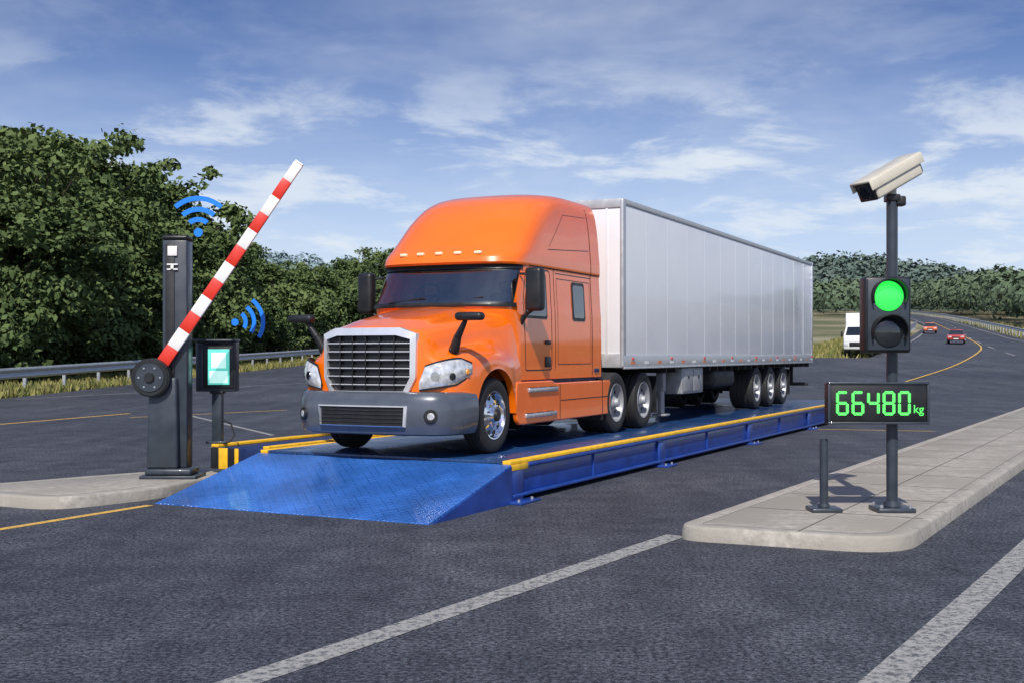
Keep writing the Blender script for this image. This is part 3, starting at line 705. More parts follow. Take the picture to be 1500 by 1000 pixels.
box("trailer_floor",(-tw+.03,t0+.1,zb-.02),(tw-.03,t1-.05,zb+.05),M['chassis'],tr)
for y in np.arange(t0+2.6,t1-.3,.6): box("cross_member",(-1.22,y,zb-.13),(1.22,y+.06,zb-.02),M['chassis'],tr,bev=0)
for s in (-1,1):
    box("slider_rail",(s*.5-.06,14.2,.80),(s*.5+.06,20.9,1.02),M['chassis'],tr)
    cyl("landing_leg",(s*.95,9.3,.18),(s*.95,9.3,1.05),.07,.07,M['steelrim'],tr,seg=12)
    box("landing_leg_upper",(s*.95-.08,9.22,.62),(s*.95+.08,9.38,1.1),M['steelrim'],tr)
    box("landing_foot",(s*.95-.14,9.14,.13),(s*.95+.14,9.46,.17),M['steelrim'],tr)
cyl("landing_gear_brace",(-.95,9.3,.75),(.95,9.3,.75),.03,.03,M['tgrey'],tr)
box("storage_box",(.85,9.75,.55),(1.25,11.2,1.08),M['steelrim'],tr,bev=.02)
box("storage_box_door",(1.25,9.85,.60),(1.262,10.45,1.04),M['steelrim'],tr,bev=.01); box("storage_box_door",(1.25,10.5,.60),(1.262,11.1,1.04),M['steelrim'],tr,bev=.01)
for y in (10.1,10.8): box("storage_box_latch",(1.262,y,.86),(1.28,y+.06,.92),M['black'],tr,bev=.004)
box("spare_tank",(.5,12.2,.62),(1.2,14.0,1.02),M['chassis'],tr,bev=.12,seg=4)
box("underride_guard",(-1.2,t1-.15,.42),(1.2,t1-.05,.52),M['chassis'],tr)
for s in (-1,1): box("underride_strut",(s*.7-.05,t1-.14,.5),(s*.7+.05,t1-.06,1.1),M['chassis'],tr)
box("rear_lamp_bar",(-1.2,t1-.02,zb-.14),(1.2,t1+.03,zb),M['chassis'],tr); 
for s in (-1,1): box("tail_lamp",(s*1.0-.12,t1+.03,zb-.12),(s*1.0+.12,t1+.045,zb-.03),M['redlamp'],tr)
box("gladhand_panel",(-.5,5.45,1.2),(.5,5.5,1.6),M['chassis'],tr)
for x,m in ((-.2,M['redlamp']),(0,M['wifi']),(.2,M['black'])): cyl("air_line",(x,5.5,1.45),(x+.1,6.17,1.55),.018,.018,m,tr,seg=8)
# ---------------------------------------------------------------- barrier
BX,BY=-4.80,16.7
br=empty("boom_barrier",(BX,BY,.15))
box("base_plate",(-.42,-.28,0),(.38,.28,.045),M['pole'],br,bev=.012)
box("base_collar",(-.36,-.23,.045),(.30,.23,.14),M['pole'],br,bev=.03)
box("cabinet",(-.345,-.19,.14),(.10,.17,1.42),M['pole'],br,bev=.03,taper=(.88,.9))
box("tall_pillar",(-.155,-.06,.14),(.195,.24,3.36),M['pole'],br,bev=.02)
box("pillar_cap",(-.165,-.07,3.36),(.205,.25,3.43),M['black'],br,bev=.03)
box("pillar_inlay",(-.11,-.075,.3),(.02,-.061,3.30),M['black'],br,bev=.005)
box("reader_window",(-.075,-.09,3.13),(.06,-.076,3.27),M['bwhite'],br,bev=.01)
for z in (2.93,3.0): box("reader_slot",(-.085,-.09,z),(.07,-.076,z+.02),M['bwhite'],br,bev=.002)
box("reader_slot_post",(-.03,-.09,2.93),(.01,-.077,3.0),M['bwhite'],br,bev=.001)
dc=Vector((-.26,-.20,1.42))
cyl("pivot_disc",dc-Vector((0,-.1,0)),dc-Vector((0,.10,0)),.27,.27,M['black'],br,seg=48,bev=.02)
cyl("pivot_ring",dc-Vector((0,.10,0)),dc-Vector((0,.115,0)),.20,.20,M['pole'],br,seg=48,bev=.006)
cyl("pivot_cap",dc-Vector((0,.115,0)),dc-Vector((0,.15,0)),.075,.065,M['black'],br,seg=32,bev=.01)
for k in range(6):
    a=k*math.pi/3; cyl("pivot_bolt",dc+Vector((.15*math.cos(a),-.115,.15*math.sin(a))),dc+Vector((.15*math.cos(a),-.128,.15*math.sin(a))),.014,.014,M['alu'],br,seg=6)
a0=Vector((-.14,-.14,1.60)); ang=math.atan2(285,195); L=3.42; ns=12
arm=empty("boom_arm",a0); arm.parent=br; arm.rotation_euler=(0,-ang,0)
for k in range(ns):
    x0=k*L/ns; x1=(k+1)*L/ns; w0=.092-.0022*k
    box("arm_stripe",(x0,-.03,-w0),(x1,.03,w0),M['red'] if k%2==0 else M['bwhite'],arm,bev=.004)
box("arm_tip",(L,-.034,-.066),(L+.03,.034,.066),M['bwhite'],arm,bev=.01)
box("arm_clamp",(-.12,-.05,-.10),(.03,.05,.10),M['black'],arm,bev=.015)
# ---------------------------------------------------------------- terminal
te=empty("card_reader_terminal",(-4.43,17.6,.57))
box("post_body",(-.055,-.07,0),(.095,.07,.93),M['pole'],te,bev=.01)
box("post_base",(-.13,-.13,0),(.17,.13,.03),M['pole'],te,bev=.008)
box("collar",(-.08,-.09,.74),(.12,.09,.78),M['black'],te,bev=.01)
box("housing",(-.29,-.10,.77),(.31,.16,1.52),M['pole'],te,bev=.03,seg=3)
box("bezel",(-.16,-.125,.82),(.29,-.098,1.48),M['black'],te,bev=.02)
box("side_panel",(-.275,-.115,.83),(-.17,-.098,1.46),M['pole'],te,bev=.01)
box("screen",(-.095,-.133,.875),(.225,-.124,1.40),M['screen'],te,bev=.004)
box("screen_window",(-.045,-.137,1.12),(.175,-.132,1.35),M['screenw'],te,bev=.003)
box("screen_window",(-.07,-.137,.90),(.20,-.132,1.08),M['screenw'],te,bev=.003)
box("sun_hood",(-.30,-.20,1.51),(.32,.17,1.545),M['pole'],te,bev=.01)
pc=[Vector((.10,-.05,.35)),Vector((.24,-.10,.30)),Vector((.30,-.12,.12)),Vector((.22,-.14,.02))]
for a,b2 in zip(pc[:-1],pc[1:]): cyl("cable",a,b2,.012,.012,M['black'],te,seg=8)
def wifi(loc,scale,ry,rz=0):
    e=empty("wifi_symbol",loc); e.rotation_euler=(0,ry,rz)
    cyl("dot",(0,.01,0),(0,-.01,0),.065*scale,.065*scale,M['wifi'],e,seg=24)
    for r in (.19,.34,.50):
        V=[];w=.036
        n=24; A=np.linspace(R(48),R(132),n)
        for a in A:
            for rr in (r-w,r+w):
                for y in (-.01,.01): V.append((math.cos(a)*rr*scale,y,math.sin(a)*rr*scale))
        Fc=[]
        for i in range(n-1):
            o=i*4;p=o+4; Fc+=[(o,o+2,p+2,p),(o+1,p+1,p+3,o+3),(o,p,p+1,o+1),(o+2,o+3,p+3,p+2)]
        Fc+=[(0,1,3,2),((n-1)*4,(n-1)*4+2,(n-1)*4+3,(n-1)*4+1)]
        mobj("arc",V,Fc,M['wifi'],e)
wifi((-4.46,16.7,3.62),.97,0)
wifi((-4.15,17.6,2.37),.84,R(80))
# ---------------------------------------------------------------- pole group right
PX,PY=4.24,13.1
tl=empty("traffic_light",(PX,PY,.15))
cyl("pole",(0,0,.03),(0,0,3.46),.062,.062,M['pole'],tl,seg=28)
box("base_plate",(-.21,-.19,0),(.21,.19,.05),M['pole'],tl,bev=.015)
cyl("base_collar",(0,0,.05),(0,0,.12),.10,.085,M['pole'],tl,seg=28,bev=.01)
for sx_ in (-1,1):
    for sy in (-1,1): cyl("anchor_bolt",(sx_*.16,sy*.14,.05),(sx_*.16,sy*.14,.085),.018,.018,M['alu'],tl,seg=6)
hx=-.14; z0=1.76; z1=2.59
box("housing",(hx-.255,-.30,z0),(hx+.255,-.075,z1),M['black'],tl,bev=.035,seg=3)
box("housing_rim",(hx-.225,-.315,z0+.03),(hx+.225,-.298,z1-.03),M['pole'],tl,bev=.008)
for zc,m in ((2.375,M['greenlamp']),(1.985,M['glassd'])):
    c=Vector((hx+.0,-.315,zc)); sg=40
    prf=[(0.0,.165),(.02,.155),(.035,.11),(.042,.05),(.044,.0005)]
    V=[]
    for i in range(sg):
        a=2*math.pi*i/sg
        for ax,r in prf: V.append((c.x+r*math.cos(a),c.y-ax,c.z+r*math.sin(a)))
    Fc=[(i*5+k,((i+1)%sg)*5+k,((i+1)%sg)*5+k+1,i*5+k+1) for i in range(sg) for k in range(4)]
    mobj("lens",V,Fc,m,tl)
    V=[];n=30
    for i in range(n):
        a=R(-25)+R(230)*i/(n-1); 
        dpt=.14*(.35+.65*max(0,math.sin(a)*.5+.5))
        for rr in (.180,.192): V+=[(c.x+rr*math.cos(a),c.y+.005,c.z+rr*math.sin(a)),(c.x+rr*math.cos(a),c.y-dpt,c.z+rr*math.sin(a))]
    Fc=[]
    for i in range(n-1):
        o=i*4;p=o+4; Fc+=[(o,o+1,p+1,p),(o+2,p+2,p+3,o+3),(o+1,o+3,p+3,p+1)]
    mobj("visor",V,Fc,M['black'],tl)
for z in (1.9,2.45): box("bracket",(-.06,-.09,z-.03),(.08,.08,z+.03),M['black'],tl,bev=.01)
ds=empty("weight_display_sign",(PX-.012,PY,.165))
zc0,zc1=.965,1.43; dx1=.35
box("housing",(-.765,-.22,zc0),(dx1,-.068,zc1),M['black'],ds,bev=.02)
box("rim_inner",(-.73,-.226,zc0+.035),(dx1-.035,-.2195,zc1-.035),M['black'],ds,bev=.002)
fw=.028
for a,b2 in (((-.765,-.238,zc1-fw),(dx1,-.218,zc1)),((-.765,-.238,zc0),(dx1,-.218,zc0+fw)),((-.765,-.238,zc0+fw),(-.765+fw,-.218,zc1-fw)),((dx1-fw,-.238,zc0+fw),(dx1,-.218,zc1-fw))):
    box("frame",a,b2,M['pole'],ds,bev=.006)
box("bracket",(-.09,-.075,1.1),(.09,.08,1.3),M['black'],ds,bev=.01)
SEG={'a':((0,1),(1,1)),'b':((1,1),(1,.5)),'c':((1,.5),(1,0)),'d':((0,0),(1,0)),'e':((0,0),(0,.5)),'f':((0,.5),(0,1)),'g':((0,.5),(1,.5))}
DG={'6':'acdefg','4':'bcfg','8':'abcdefg','0':'abcdef'}
def digit(ch,x,z,w,hh,t):
    for s in DG[ch]:
        (x0,y0),(x1,y1)=SEG[s]; ax,az=x+x0*w,z+y0*hh; bx_,bz=x+x1*w,z+y1*hh; g=.003; q=t/2; c=t*.30
        if y0==y1: P=[(ax+g,az),(ax+g+c,az+q),(bx_-g-c,az+q),(bx_-g,az),(bx_-g-c,az-q),(ax+g+c,az-q)]
        else:
            l_,u_=min(az,bz),max(az,bz); P=[(ax,l_+g),(ax+q,l_+g+c),(ax+q,u_-g-c),(ax,u_-g),(ax-q,u_-g-c),(ax-q,l_+g+c)]
        prism("digit_segment",P,-.231,-.2265,M['led'],ds)
for i,ch in enumerate("66480"): digit(ch,-.66+i*.170,1.08,.108,.235,.030)
cu=bpy.data.curves.new("unit_text",'FONT'); cu.body="kg"; cu.size=.13; cu.extrude=.002
to=bpy.data.objects.new("unit_tmp",cu); COL.objects.link(to); bpy.context.view_layer.update()
dg=bpy.context.evaluated_depsgraph_get(); me=bpy.data.meshes.new_from_object(to.evaluated_get(dg)); bpy.data.objects.remove(to)
me.materials.clear(); me.materials.append(M['led']); uo=bpy.data.objects.new("unit_text",me); COL.objects.link(uo); uo.parent=ds; uo.location=(.170,-.229,1.09); uo.rotation_euler=(R(90),0,0)
ca=empty("security_camera",(PX,PY,3.61))
box("pole_cap",(-.075,-.075,-.02),(.075,.075,.06),M['black'],ca,bev=.015)
cyl("mount_arm",(0,0,.03),(-.02,-.02,.17),.05,.06,M['cam'],ca,seg=20,bev=.01)
box("side_knuckle",(.03,-.07,-.07),(.14,.05,.04),M['black'],ca,bev=.02)
body=empty("camera_body",(-.04,-.03,.25)); body.parent=ca; body.rotation_euler=(0,R(-27),R(24))
box("housing",(-.36,-.14,-.13),(.36,.14,.10),M['cam'],body,bev=.035,seg=3)
box("sunshield",(-.42,-.16,.09),(.40,.16,.118),M['cam'],body,bev=.01)
box("sunshield_side",(-.42,-.163,.0),(.40,-.151,.105),M['cam'],body,bev=.004); box("sunshield_side",(-.42,.151,.0),(.40,.163,.105),M['cam'],body,bev=.004)
box("front_bezel",(-.385,-.135,-.125),(-.355,.135,.085),M['black'],body,bev=.02)
cyl("lens",(-.41,0,-.015),(-.38,0,-.015),.075,.08,M['glassd'],body,seg=28,bev=.006)
cyl("lens_ring",(-.395,0,-.015),(-.384,0,-.015),.095,.095,M['pole'],body,seg=28)
box("rear_cover",(.355,-.12,-.11),(.375,.12,.09),M['black'],body,bev=.01)
bo=empty("bollard",(3.48,13.1,.15))
cyl("shaft",(0,0,.03),(0,0,.81),.047,.047,M['pole'],bo,seg=28,bev=.01); box("base_plate",(-.17,-.16,0),(.17,.16,.045),M['pole'],bo,bev=.012); cyl("collar",(0,0,.045),(0,0,.09),.07,.06,M['pole'],bo,seg=24,bev=.008)
# ---------------------------------------------------------------- distant vehicles
def car(name,loc,rz,m):
    e=empty(name,loc,rz)
    lowr=[(-2.2,.35),(-2.25,.62),(-2.1,.82),(-1.2,.95),(1.5,1.0),(2.1,.98),(2.2,.75),(2.18,.35)]
    V=[];P=rpoly(lowr,.12,3); n=len(P)
    for xs_,sc in ((-.88,.96),(-.80,1.0),(.80,1.0),(.88,.96)): V+=[(xs_,y*sc,.35+(z-.35)*sc) for y,z in P]
    Fc=[tuple(range(n)),tuple(range(4*n-1,3*n-1,-1))]
    for k in range(3): Fc+=[(k*n+i,k*n+(i+1)%n,(k+1)*n+(i+1)%n,(k+1)*n+i) for i in range(n)]
    mobj("body",V,Fc,m,e)
    cab=[(-1.25,.93),(-.45,1.42),(.9,1.45),(1.75,.98)]
    V=[(-.80,y,z) if z<1.2 else (-.60,y,z) for y,z in cab]+[(.80,y,z) if z<1.2 else (.60,y,z) for y,z in cab]
    mobj("greenhouse",V,[(0,1,2,3),(7,6,5,4),(0,4,5,1),(1,5,6,2),(2,6,7,3)],M['glassd'],e,smooth=False)
    box("roof",(-.60,-.45,1.41),(.60,.92,1.475),m,e,bev=.02)
    for s in (-1,1):
        for y in (-1.4,1.35):
            cyl("wheel",(s*.70,y,.33),(s*.89,y,.33),.33,.33,M['rubber'],e,seg=20,bev=.03); cyl("rim",(s*.89,y,.33),(s*.90,y,.33),.2,.2,M['alu'],e,seg=16)
        box("headlamp",(s*.62-.16,-2.24,.62),(s*.62+.16,-2.15,.76),M['lens'],e,bev=.02); box("tail_lamp",(s*.66-.14,2.12,.68),(s*.66+.14,2.2,.84),M['redlamp'],e,bev=.02)
    box("plate",(-.26,-2.27,.42),(.26,-2.24,.52),M['whitep'],e); box("front_grille",(-.4,-2.265,.56),(.4,-2.22,.70),M['black'],e,bev=.01)
def put(u,Y): 
    X=(u-750)/F*Y; return (X,Y,float(h(X,Y))+.03)
car("car",put(1362,165),R(-18),M['orref']); car("car",put(1401,126),R(-22),M['carred'])
bt=empty("box_truck",put(1256,97),R(-25))
box("cargo_box",(-1.2,1.6,.95),(1.2,7.5,3.6),M['whitep'],bt,bev=.04); box("cab_body",(-1.1,-.3,.55),(1.1,1.5,1.7),M['whitep'],bt,bev=.12)
mobj("cab_upper",[(-1.08,-.25,1.6),(1.08,-.25,1.6),(1.08,1.5,1.6),(-1.08,1.5,1.6),(-.95,.35,2.55),(.95,.35,2.55),(.95,1.5,2.6),(-.95,1.5,2.6)],[(3,2,1,0),(4,5,6,7),(0,1,5,4),(1,2,6,5),(2,3,7,6),(3,0,4,7)],M['whitep'],bt,smooth=False)
mobj("windshield",[(-.93,-.205,1.72),(.93,-.205,1.72),(.83,.26,2.42),(-.83,.26,2.42)],[(0,1,2,3)],M['glassd'],bt,smooth=False)
box("grille",(-.6,-.33,.8),(.6,-.29,1.15),M['black'],bt); box("chassis",(-.9,0,.45),(.9,7.3,.95),M['chassis'],bt)
for s in (-1,1):
    for y in (.6,6.0): cyl("wheel",(s*.75,y,.45),(s*1.1,y,.45),.45,.45,M['rubber'],bt,seg=24,bev=.04)
    box("headlamp",(s*.85-.14,-.33,.85),(s*.85+.14,-.29,1.05),M['lens'],bt); box("mirror",(s*1.25-.08,-.1,1.6),(s*1.25+.08,.0,2.05),M['black'],bt)
# ---------------------------------------------------------------- vegetation
def leafquads(C,Nrm,size):
    n=len(C); Nrm=Nrm/np.linalg.norm(Nrm,axis=1)[:,None]
    r=rng.normal(size=(n,3)); U=np.cross(Nrm,r); U/=np.linalg.norm(U,axis=1)[:,None]; W_=np.cross(Nrm,U)
    s=(size*(.6+.8*rng.random(n)))[:,None]
    return np.stack([C-U*s*.5,C+W_*s*.32,C+U*s*.5,C-W_*s*.32],1).reshape(-1,3)
def leafmesh(name,V,tone,m,extraV=None,extraF=None,m2=None):
    n=len(V)//4; me=bpy.data.meshes.new(name)
    Fq=np.arange(n*4).reshape(n,4)
    ev=0 if extraV is None else len(extraV); 
    allV=V if ev==0 else np.concatenate([V,extraV]); me.vertices.add(len(allV)); me.vertices.foreach_set("co",allV.astype(np.float32).ravel())
    ef=[] if extraF is None else extraF
    me.loops.add(n*4+4*len(ef)); me.polygons.add(n+len(ef))
    li=np.concatenate([Fq.ravel(),(np.array(ef).ravel()+n*4)]) if len(ef) else Fq.ravel()
    me.loops.foreach_set("vertex_index",li.astype(np.int32)); me.polygons.foreach_set("loop_start",(np.arange(n+len(ef))*4).astype(np.int32))
    me.materials.append(m); 
    if m2: me.materials.append(m2)
    mi=np.zeros(n+len(ef),np.int32); mi[n:]=1; me.polygons.foreach_set("material_index",mi); me.update(calc_edges=True)
    ca_=me.color_attributes.new("tone",'FLOAT_COLOR','POINT'); c=np.ones((len(allV),4),np.float32); c[:n*4,:3]=np.repeat(tone,4)[:,None]; ca_.data.foreach_set("color",c.ravel())
    me.validate(); return me
def limb(p0,p1,r0,r1,EV,EF,seg=7,nr=6):
    p0=np.array(p0,float);p1=np.array(p1,float); d=p1-p0; d/=np.linalg.norm(d); a=np.cross(d,[.3,.9,.1]); a/=np.linalg.norm(a); b2=np.cross(d,a)
    off=len(EV); wob=rng.normal(size=3)*.12
    for i in range(nr):
        t=i/(nr-1); c=p0+(p1-p0)*t+wob*math.sin(t*3.14)*1.2; r=r0+(r1-r0)*t
        for k in range(seg): an=2*math.pi*k/seg; EV.append(c+r*(math.cos(an)*a+math.sin(an)*b2))
    for i in range(nr-1):
        for k in range(seg): EF.append((off+i*seg+k,off+i*seg+(k+1)%seg,off+(i+1)*seg+(k+1)%seg,off+(i+1)*seg+k))
def make_tree(name,Ht=10,rad=3.6,nc=70,nl=150,low=.18,size=.30,ncl=10):
    EV=[];EF=[]; limb((0,0,-.3),(rng.normal()*.3,rng.normal()*.3,Ht*.7),.28,.09,EV,EF,9,9)
    C=[];Nn=[];T=[]
    lobes=[(float(np.clip(rng.normal(),-1.5,1.5))*rad*.42,float(np.clip(rng.normal(),-1.5,1.5))*rad*.42,Ht*(.28+.56*rng.random()),rad*(.26+.30*rng.random())) for _ in range(ncl)]
    lobes.append((0,0,Ht*.82,rad*.36)); lt=[rng.random() for _ in lobes]
    for k in range(nc):
        q=k%len(lobes); lx,ly,lz,lr=lobes[q]
        d=rng.normal(size=3); d/=np.linalg.norm(d); d[2]=abs(d[2])*.9 if rng.random()<.6 else d[2]
        rr=lr*(.6+.5*rng.random()); c=np.array([lx,ly,lz])+d*rr*np.array([1,1,.95]); c[2]=min(max(c[2],Ht*low),Ht*.97)
        cr=.26+.42*rng.random()
        if k%5==0 and rng.random()<.6: limb((0,0,c[2]*.6),c*np.array([.75,.75,.93]),.06,.02,EV,EF,5,5)
        n=int(nl*(.5+.9*rng.random())); dd=rng.normal(size=(n,3)); dd/=np.linalg.norm(dd,axis=1)[:,None]
        pos=c+dd*(cr*rng.random(n)**.6*1.25)[:,None]*np.array([1.25,1.25,.7])
        C.append(pos); Nn.append(dd*.6+np.array([0,0,.6])+rng.normal(size=(n,3))*.6)
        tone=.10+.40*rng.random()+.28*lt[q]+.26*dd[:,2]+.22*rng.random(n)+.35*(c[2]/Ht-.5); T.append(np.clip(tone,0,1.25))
    C=np.concatenate(C); V=leafquads(C,np.concatenate(Nn),np.full(len(C),size))
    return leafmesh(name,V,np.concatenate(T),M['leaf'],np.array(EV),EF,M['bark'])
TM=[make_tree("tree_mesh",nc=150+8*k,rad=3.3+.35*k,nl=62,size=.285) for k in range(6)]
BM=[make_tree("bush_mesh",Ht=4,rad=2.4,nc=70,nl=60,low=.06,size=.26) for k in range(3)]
def place(nm,mesh,u,v,Y,base,wx=1.0):
    X=(u-750)/F*Y; z=float(h(X,Y)); hgt=(518-v)/F*Y+H-z; s=hgt/base
    o=bpy.data.objects.new(nm,mesh); COL.objects.link(o); o.location=(X,Y,z-.2); sx_=s*wx*(.9+.25*random.random()); o.scale=(sx_,sx_,s); o.rotation_euler=(0,0,random.random()*6.28)
tl_=[(-70,172,72),(-5,178,80),(38,200,70),(80,186,86),(125,192,92),(165,216,88),(208,226,96),(246,252,100),(276,292,104),
(-40,236,62),(15,262,64),(60,285,67),(105,262,76),(150,290,78),(190,285,84),(232,305,90),(262,330,96),(300,326,122),(330,336,128),(352,348,132),(20,225,95),(140,240,105),(225,262,110),
(385,372,128),(410,378,140),(440,374,150),(470,380,140),(500,370,152),(530,374,150),(560,362,160),(590,360,165),(630,366,165),(670,366,170),(710,370,175),(760,376,180),(-110,185,60),(-160,175,64),(-220,185,70)]
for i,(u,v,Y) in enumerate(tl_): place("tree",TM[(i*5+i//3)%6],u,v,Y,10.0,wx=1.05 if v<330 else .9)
for i in range(60):
    t=i/59; u=-120+t*700+random.uniform(-10,10); Y=float(np.interp(u,[-120,0,280,460,580],[58,60,88,125,145]))+random.uniform(0,5)
    v=float(np.interp(u,[-120,0,280,460,580],[405,410,435,455,460]))+random.uniform(-50,40); place("bush",BM[i%3],u,v,Y,4.0,wx=.85)
for i in range(24):
    u=-100+i*28+random.uniform(-8,8); Y=float(np.interp(u,[-120,0,280,460,580],[66,70,98,135,155]))+random.uniform(0,6)
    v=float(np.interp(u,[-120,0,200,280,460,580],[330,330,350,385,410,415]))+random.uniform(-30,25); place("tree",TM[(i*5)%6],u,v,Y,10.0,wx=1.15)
def forest(name,pts,m,q,size,rad,hts):
    C=[];Nn=[];T=[]
    for (x,y),ht in zip(pts,hts):
        z=float(Hh(x,y)); r=rad*(.7+.6*rng.random()); dd=rng.normal(size=(q,3)); dd[:,2]=np.abs(dd[:,2])*1.2-.3; dd/=np.linalg.norm(dd,axis=1)[:,None]
        p=dd*(.75+.3*rng.random(q))[:,None]*np.array([r,r,ht*.5])+np.array([x,y,z+ht*.48]); C.append(p); Nn.append(dd+rng.normal(size=(q,3))*.35)
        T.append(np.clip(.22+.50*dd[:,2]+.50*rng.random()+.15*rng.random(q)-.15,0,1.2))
    C=np.concatenate(C); V=leafquads(C,np.concatenate(Nn),np.full(len(C),size)); me=leafmesh(name,V,np.concatenate(T),m)
    o=bpy.data.objects.new(name,me); COL.objects.link(o)
pts=[];hts=[]
while len(pts)<700:
    y=rng.uniform(190,560); x=float(Rx(y))+10+rng.random()**1.4*150
    if x/y<.60: pts.append((x,y)); hts.append(rng.uniform(8,14)*(1 if y>260 else .8))
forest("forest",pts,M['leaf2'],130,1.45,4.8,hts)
pts=[(rng.uniform(-60,620),rng.uniform(580,930)) for _ in range(2000)]
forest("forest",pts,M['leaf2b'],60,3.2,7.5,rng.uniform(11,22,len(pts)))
pts=[(rng.uniform(-700,-40),rng.uniform(700,930)) for _ in range(600)]
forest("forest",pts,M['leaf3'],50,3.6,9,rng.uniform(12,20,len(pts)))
pts=[(float(Lx(y))-8-rng.random()*55,y) for y in rng.uniform(330,560,120)]
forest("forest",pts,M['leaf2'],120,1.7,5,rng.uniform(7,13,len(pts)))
C=[]
for _ in range(24000):
    y=rng.uniform(30,135); x=float(LRx(y))-.15-rng.random()**1.3*7; C.append((x,y,float(h(x,y))-.12))
for _ in range(4000):
    y=rng.uniform(96,160); x=float(Lx(y))-.3-rng.random()*8; C.append((x,y,float(h(x,y))-.12))
for _ in range(4000):
    y=rng.uniform(60,260); x=float(Rx(y))+.3+rng.random()*8; C.append((x,y,float(h(x,y))-.12))
C=np.array(C); n=len(C); a=rng.random(n)*6.28; hg=.20+.34*rng.random(n); U=np.stack([np.cos(a),np.sin(a),0*a],1)*.08; ln=np.stack([rng.normal(size=n)*.12,rng.normal(size=n)*.12,hg],1)
V=np.stack([C-U,C+U,C+U*.2+ln,C-U*.2+ln],1).reshape(-1,3)
o=bpy.data.objects.new("grass",leafmesh("grass",V,rng.random(n),M['gblade'])); COL.objects.link(o)
# ---------------------------------------------------------------- light + sky
sd=Vector((-.10,-1,0)).normalized(); el=R(45); sdir=Vector((sd.x*math.cos(el),sd.y*math.cos(el),math.sin(el)))
sl=bpy.data.lights.new("sun",'SUN'); sl.energy=4.6; sl.angle=R(.5); sl.color=(1,.94,.85); so=bpy.data.objects.new("sun",sl); COL.objects.link(so); so.rotation_euler=sdir.to_track_quat('Z','Y').to_euler()
w=bpy.data.worlds.new("World"); scene.world=w; w.use_nodes=True; nt=w.node_tree; N=nt.nodes; L=nt.links; N.clear()
out=N.new("ShaderNodeOutputWorld"); bg=N.new("ShaderNodeBackground"); bg.inputs[1].default_value=.13; L.new(bg.outputs[0],out.inputs[0])
sky=N.new("ShaderNodeTexSky"); sky.sky_type='NISHITA'; sky.sun_disc=False; sky.sun_elevation=el; sky.sun_rotation=math.atan2(sd.x,sd.y)%(2*math.pi); sky.air_density=1.0; sky.dust_density=.4; sky.ozone_density=3.5
tc=N.new("ShaderNodeTexCoord"); mp=N.new("ShaderNodeMapping"); mp.inputs["Scale"].default_value=(1,1,2.0); L.new(tc.outputs["Generated"],mp.inputs[0]); nm=N.new("ShaderNodeVectorMath"); nm.operation='NORMALIZE'; L.new(mp.outputs[0],nm.inputs[0]); L.new(nm.outputs[0],sky.inputs["Vector"])
sp=N.new("ShaderNodeSeparateXYZ"); L.new(tc.outputs["Generated"],sp.inputs[0])
def math_(op,a,b2=None,c=None):
    n=N.new("ShaderNodeMath"); n.operation=op
    for i,v in enumerate((a,b2,c)):
        if v is None: continue
        if isinstance(v,(int,float)): n.inputs[i].default_value=v
        else: L.new(v,n.inputs[i])
    return n.outputs[0]
zc=math_('MAXIMUM',sp.outputs[2],0.0); den=math_('ADD',zc,.14)
px=math_('DIVIDE',sp.outputs[0],den); py=math_('DIVIDE',sp.outputs[1],den)
cb=N.new("ShaderNodeCombineXYZ"); L.new(px,cb.inputs[0]); L.new(py,cb.inputs[1])
def cl(scale,sc,rot,a,b2,d=5,r=.6,dist=.3,off=0):
    m=N.new("ShaderNodeMapping"); m.inputs["Scale"].default_value=sc; m.inputs["Rotation"].default_value=(0,0,rot); m.inputs["Location"].default_value=(off,off*.7,0); L.new(cb.outputs[0],m.inputs[0])
    n=N.new("ShaderNodeTexNoise"); n.inputs["Scale"].default_value=scale; n.inputs["Detail"].default_value=d; n.inputs["Roughness"].default_value=r; n.inputs["Distortion"].default_value=dist; L.new(m.outputs[0],n.inputs["Vector"])
    q=N.new("ShaderNodeMapRange"); q.interpolation_type='SMOOTHSTEP'; q.inputs[1].default_value=a; q.inputs[2].default_value=b2; L.new(n.outputs["Fac"],q.inputs[0]); return q.outputs[0]
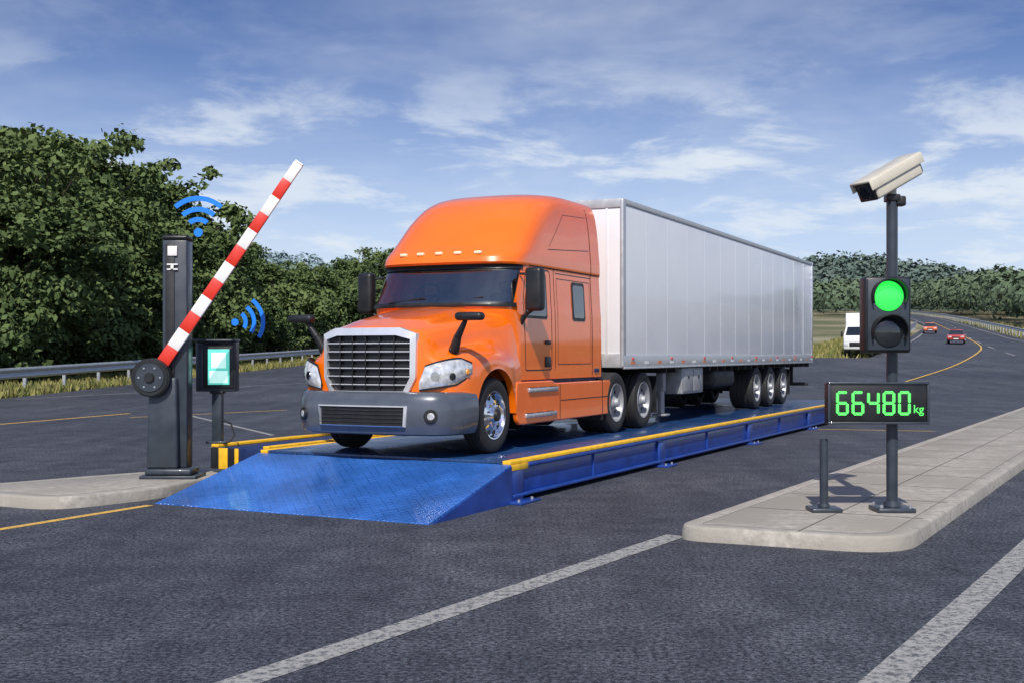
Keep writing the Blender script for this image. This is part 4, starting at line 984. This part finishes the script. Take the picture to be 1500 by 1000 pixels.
c1=cl(.8,(1,1.1,1),.3,.38,.76,off=2.3,r=.65); c2=cl(2.2,(1,1.1,1),-.2,.46,.64,r=.62,off=8.4,d=7)
band=N.new("ShaderNodeMapRange"); band.interpolation_type='SMOOTHSTEP'; band.inputs[1].default_value=.25; band.inputs[2].default_value=.16; L.new(zc,band.inputs[0])
cc=math_('MULTIPLY',c2,math_('MULTIPLY_ADD',band.outputs[0],.62,.10)); cs=math_('MINIMUM',math_('ADD',math_('MULTIPLY',c1,.32),cc),.92)
hz=N.new("ShaderNodeMapRange"); hz.interpolation_type='SMOOTHSTEP'; hz.inputs[1].default_value=.27; hz.inputs[2].default_value=0.02; hz.inputs[3].default_value=0; hz.inputs[4].default_value=.92; L.new(zc,hz.inputs[0])
hs=N.new("ShaderNodeHueSaturation"); hs.inputs["Saturation"].default_value=1.12; hs.inputs["Value"].default_value=1.0; L.new(sky.outputs[0],hs.inputs["Color"])
tn=N.new("ShaderNodeMix"); tn.data_type='RGBA'; tn.blend_type='MULTIPLY'; tn.inputs[0].default_value=1; L.new(hs.outputs[0],tn.inputs[6]); tn.inputs[7].default_value=(1.22,1.0,1.08,1)
m1=N.new("ShaderNodeMix"); m1.data_type='RGBA'; L.new(hz.outputs[0],m1.inputs[0]); L.new(tn.outputs[2],m1.inputs[6]); m1.inputs[7].default_value=(4.6,5.6,6.8,1)
m2=N.new("ShaderNodeMix"); m2.data_type='RGBA'; L.new(cs,m2.inputs[0]); L.new(m1.outputs[2],m2.inputs[6]); m2.inputs[7].default_value=(6.0,6.5,7.1,1)
L.new(m2.outputs[2],bg.inputs[0])
# ---------------------------------------------------------------- camera
cd=bpy.data.cameras.new("camera"); cd.sensor_width=36; cd.lens=F/1500*36; cd.shift_y=.012; cd.clip_end=6000; cd.clip_start=.1
co=bpy.data.objects.new("camera",cd); COL.objects.link(co); co.location=(0,0,H); co.rotation_euler=(R(90),0,0); scene.camera=co
scene.view_settings.view_transform='Standard'; scene.view_settings.look='None'; scene.view_settings.exposure=0
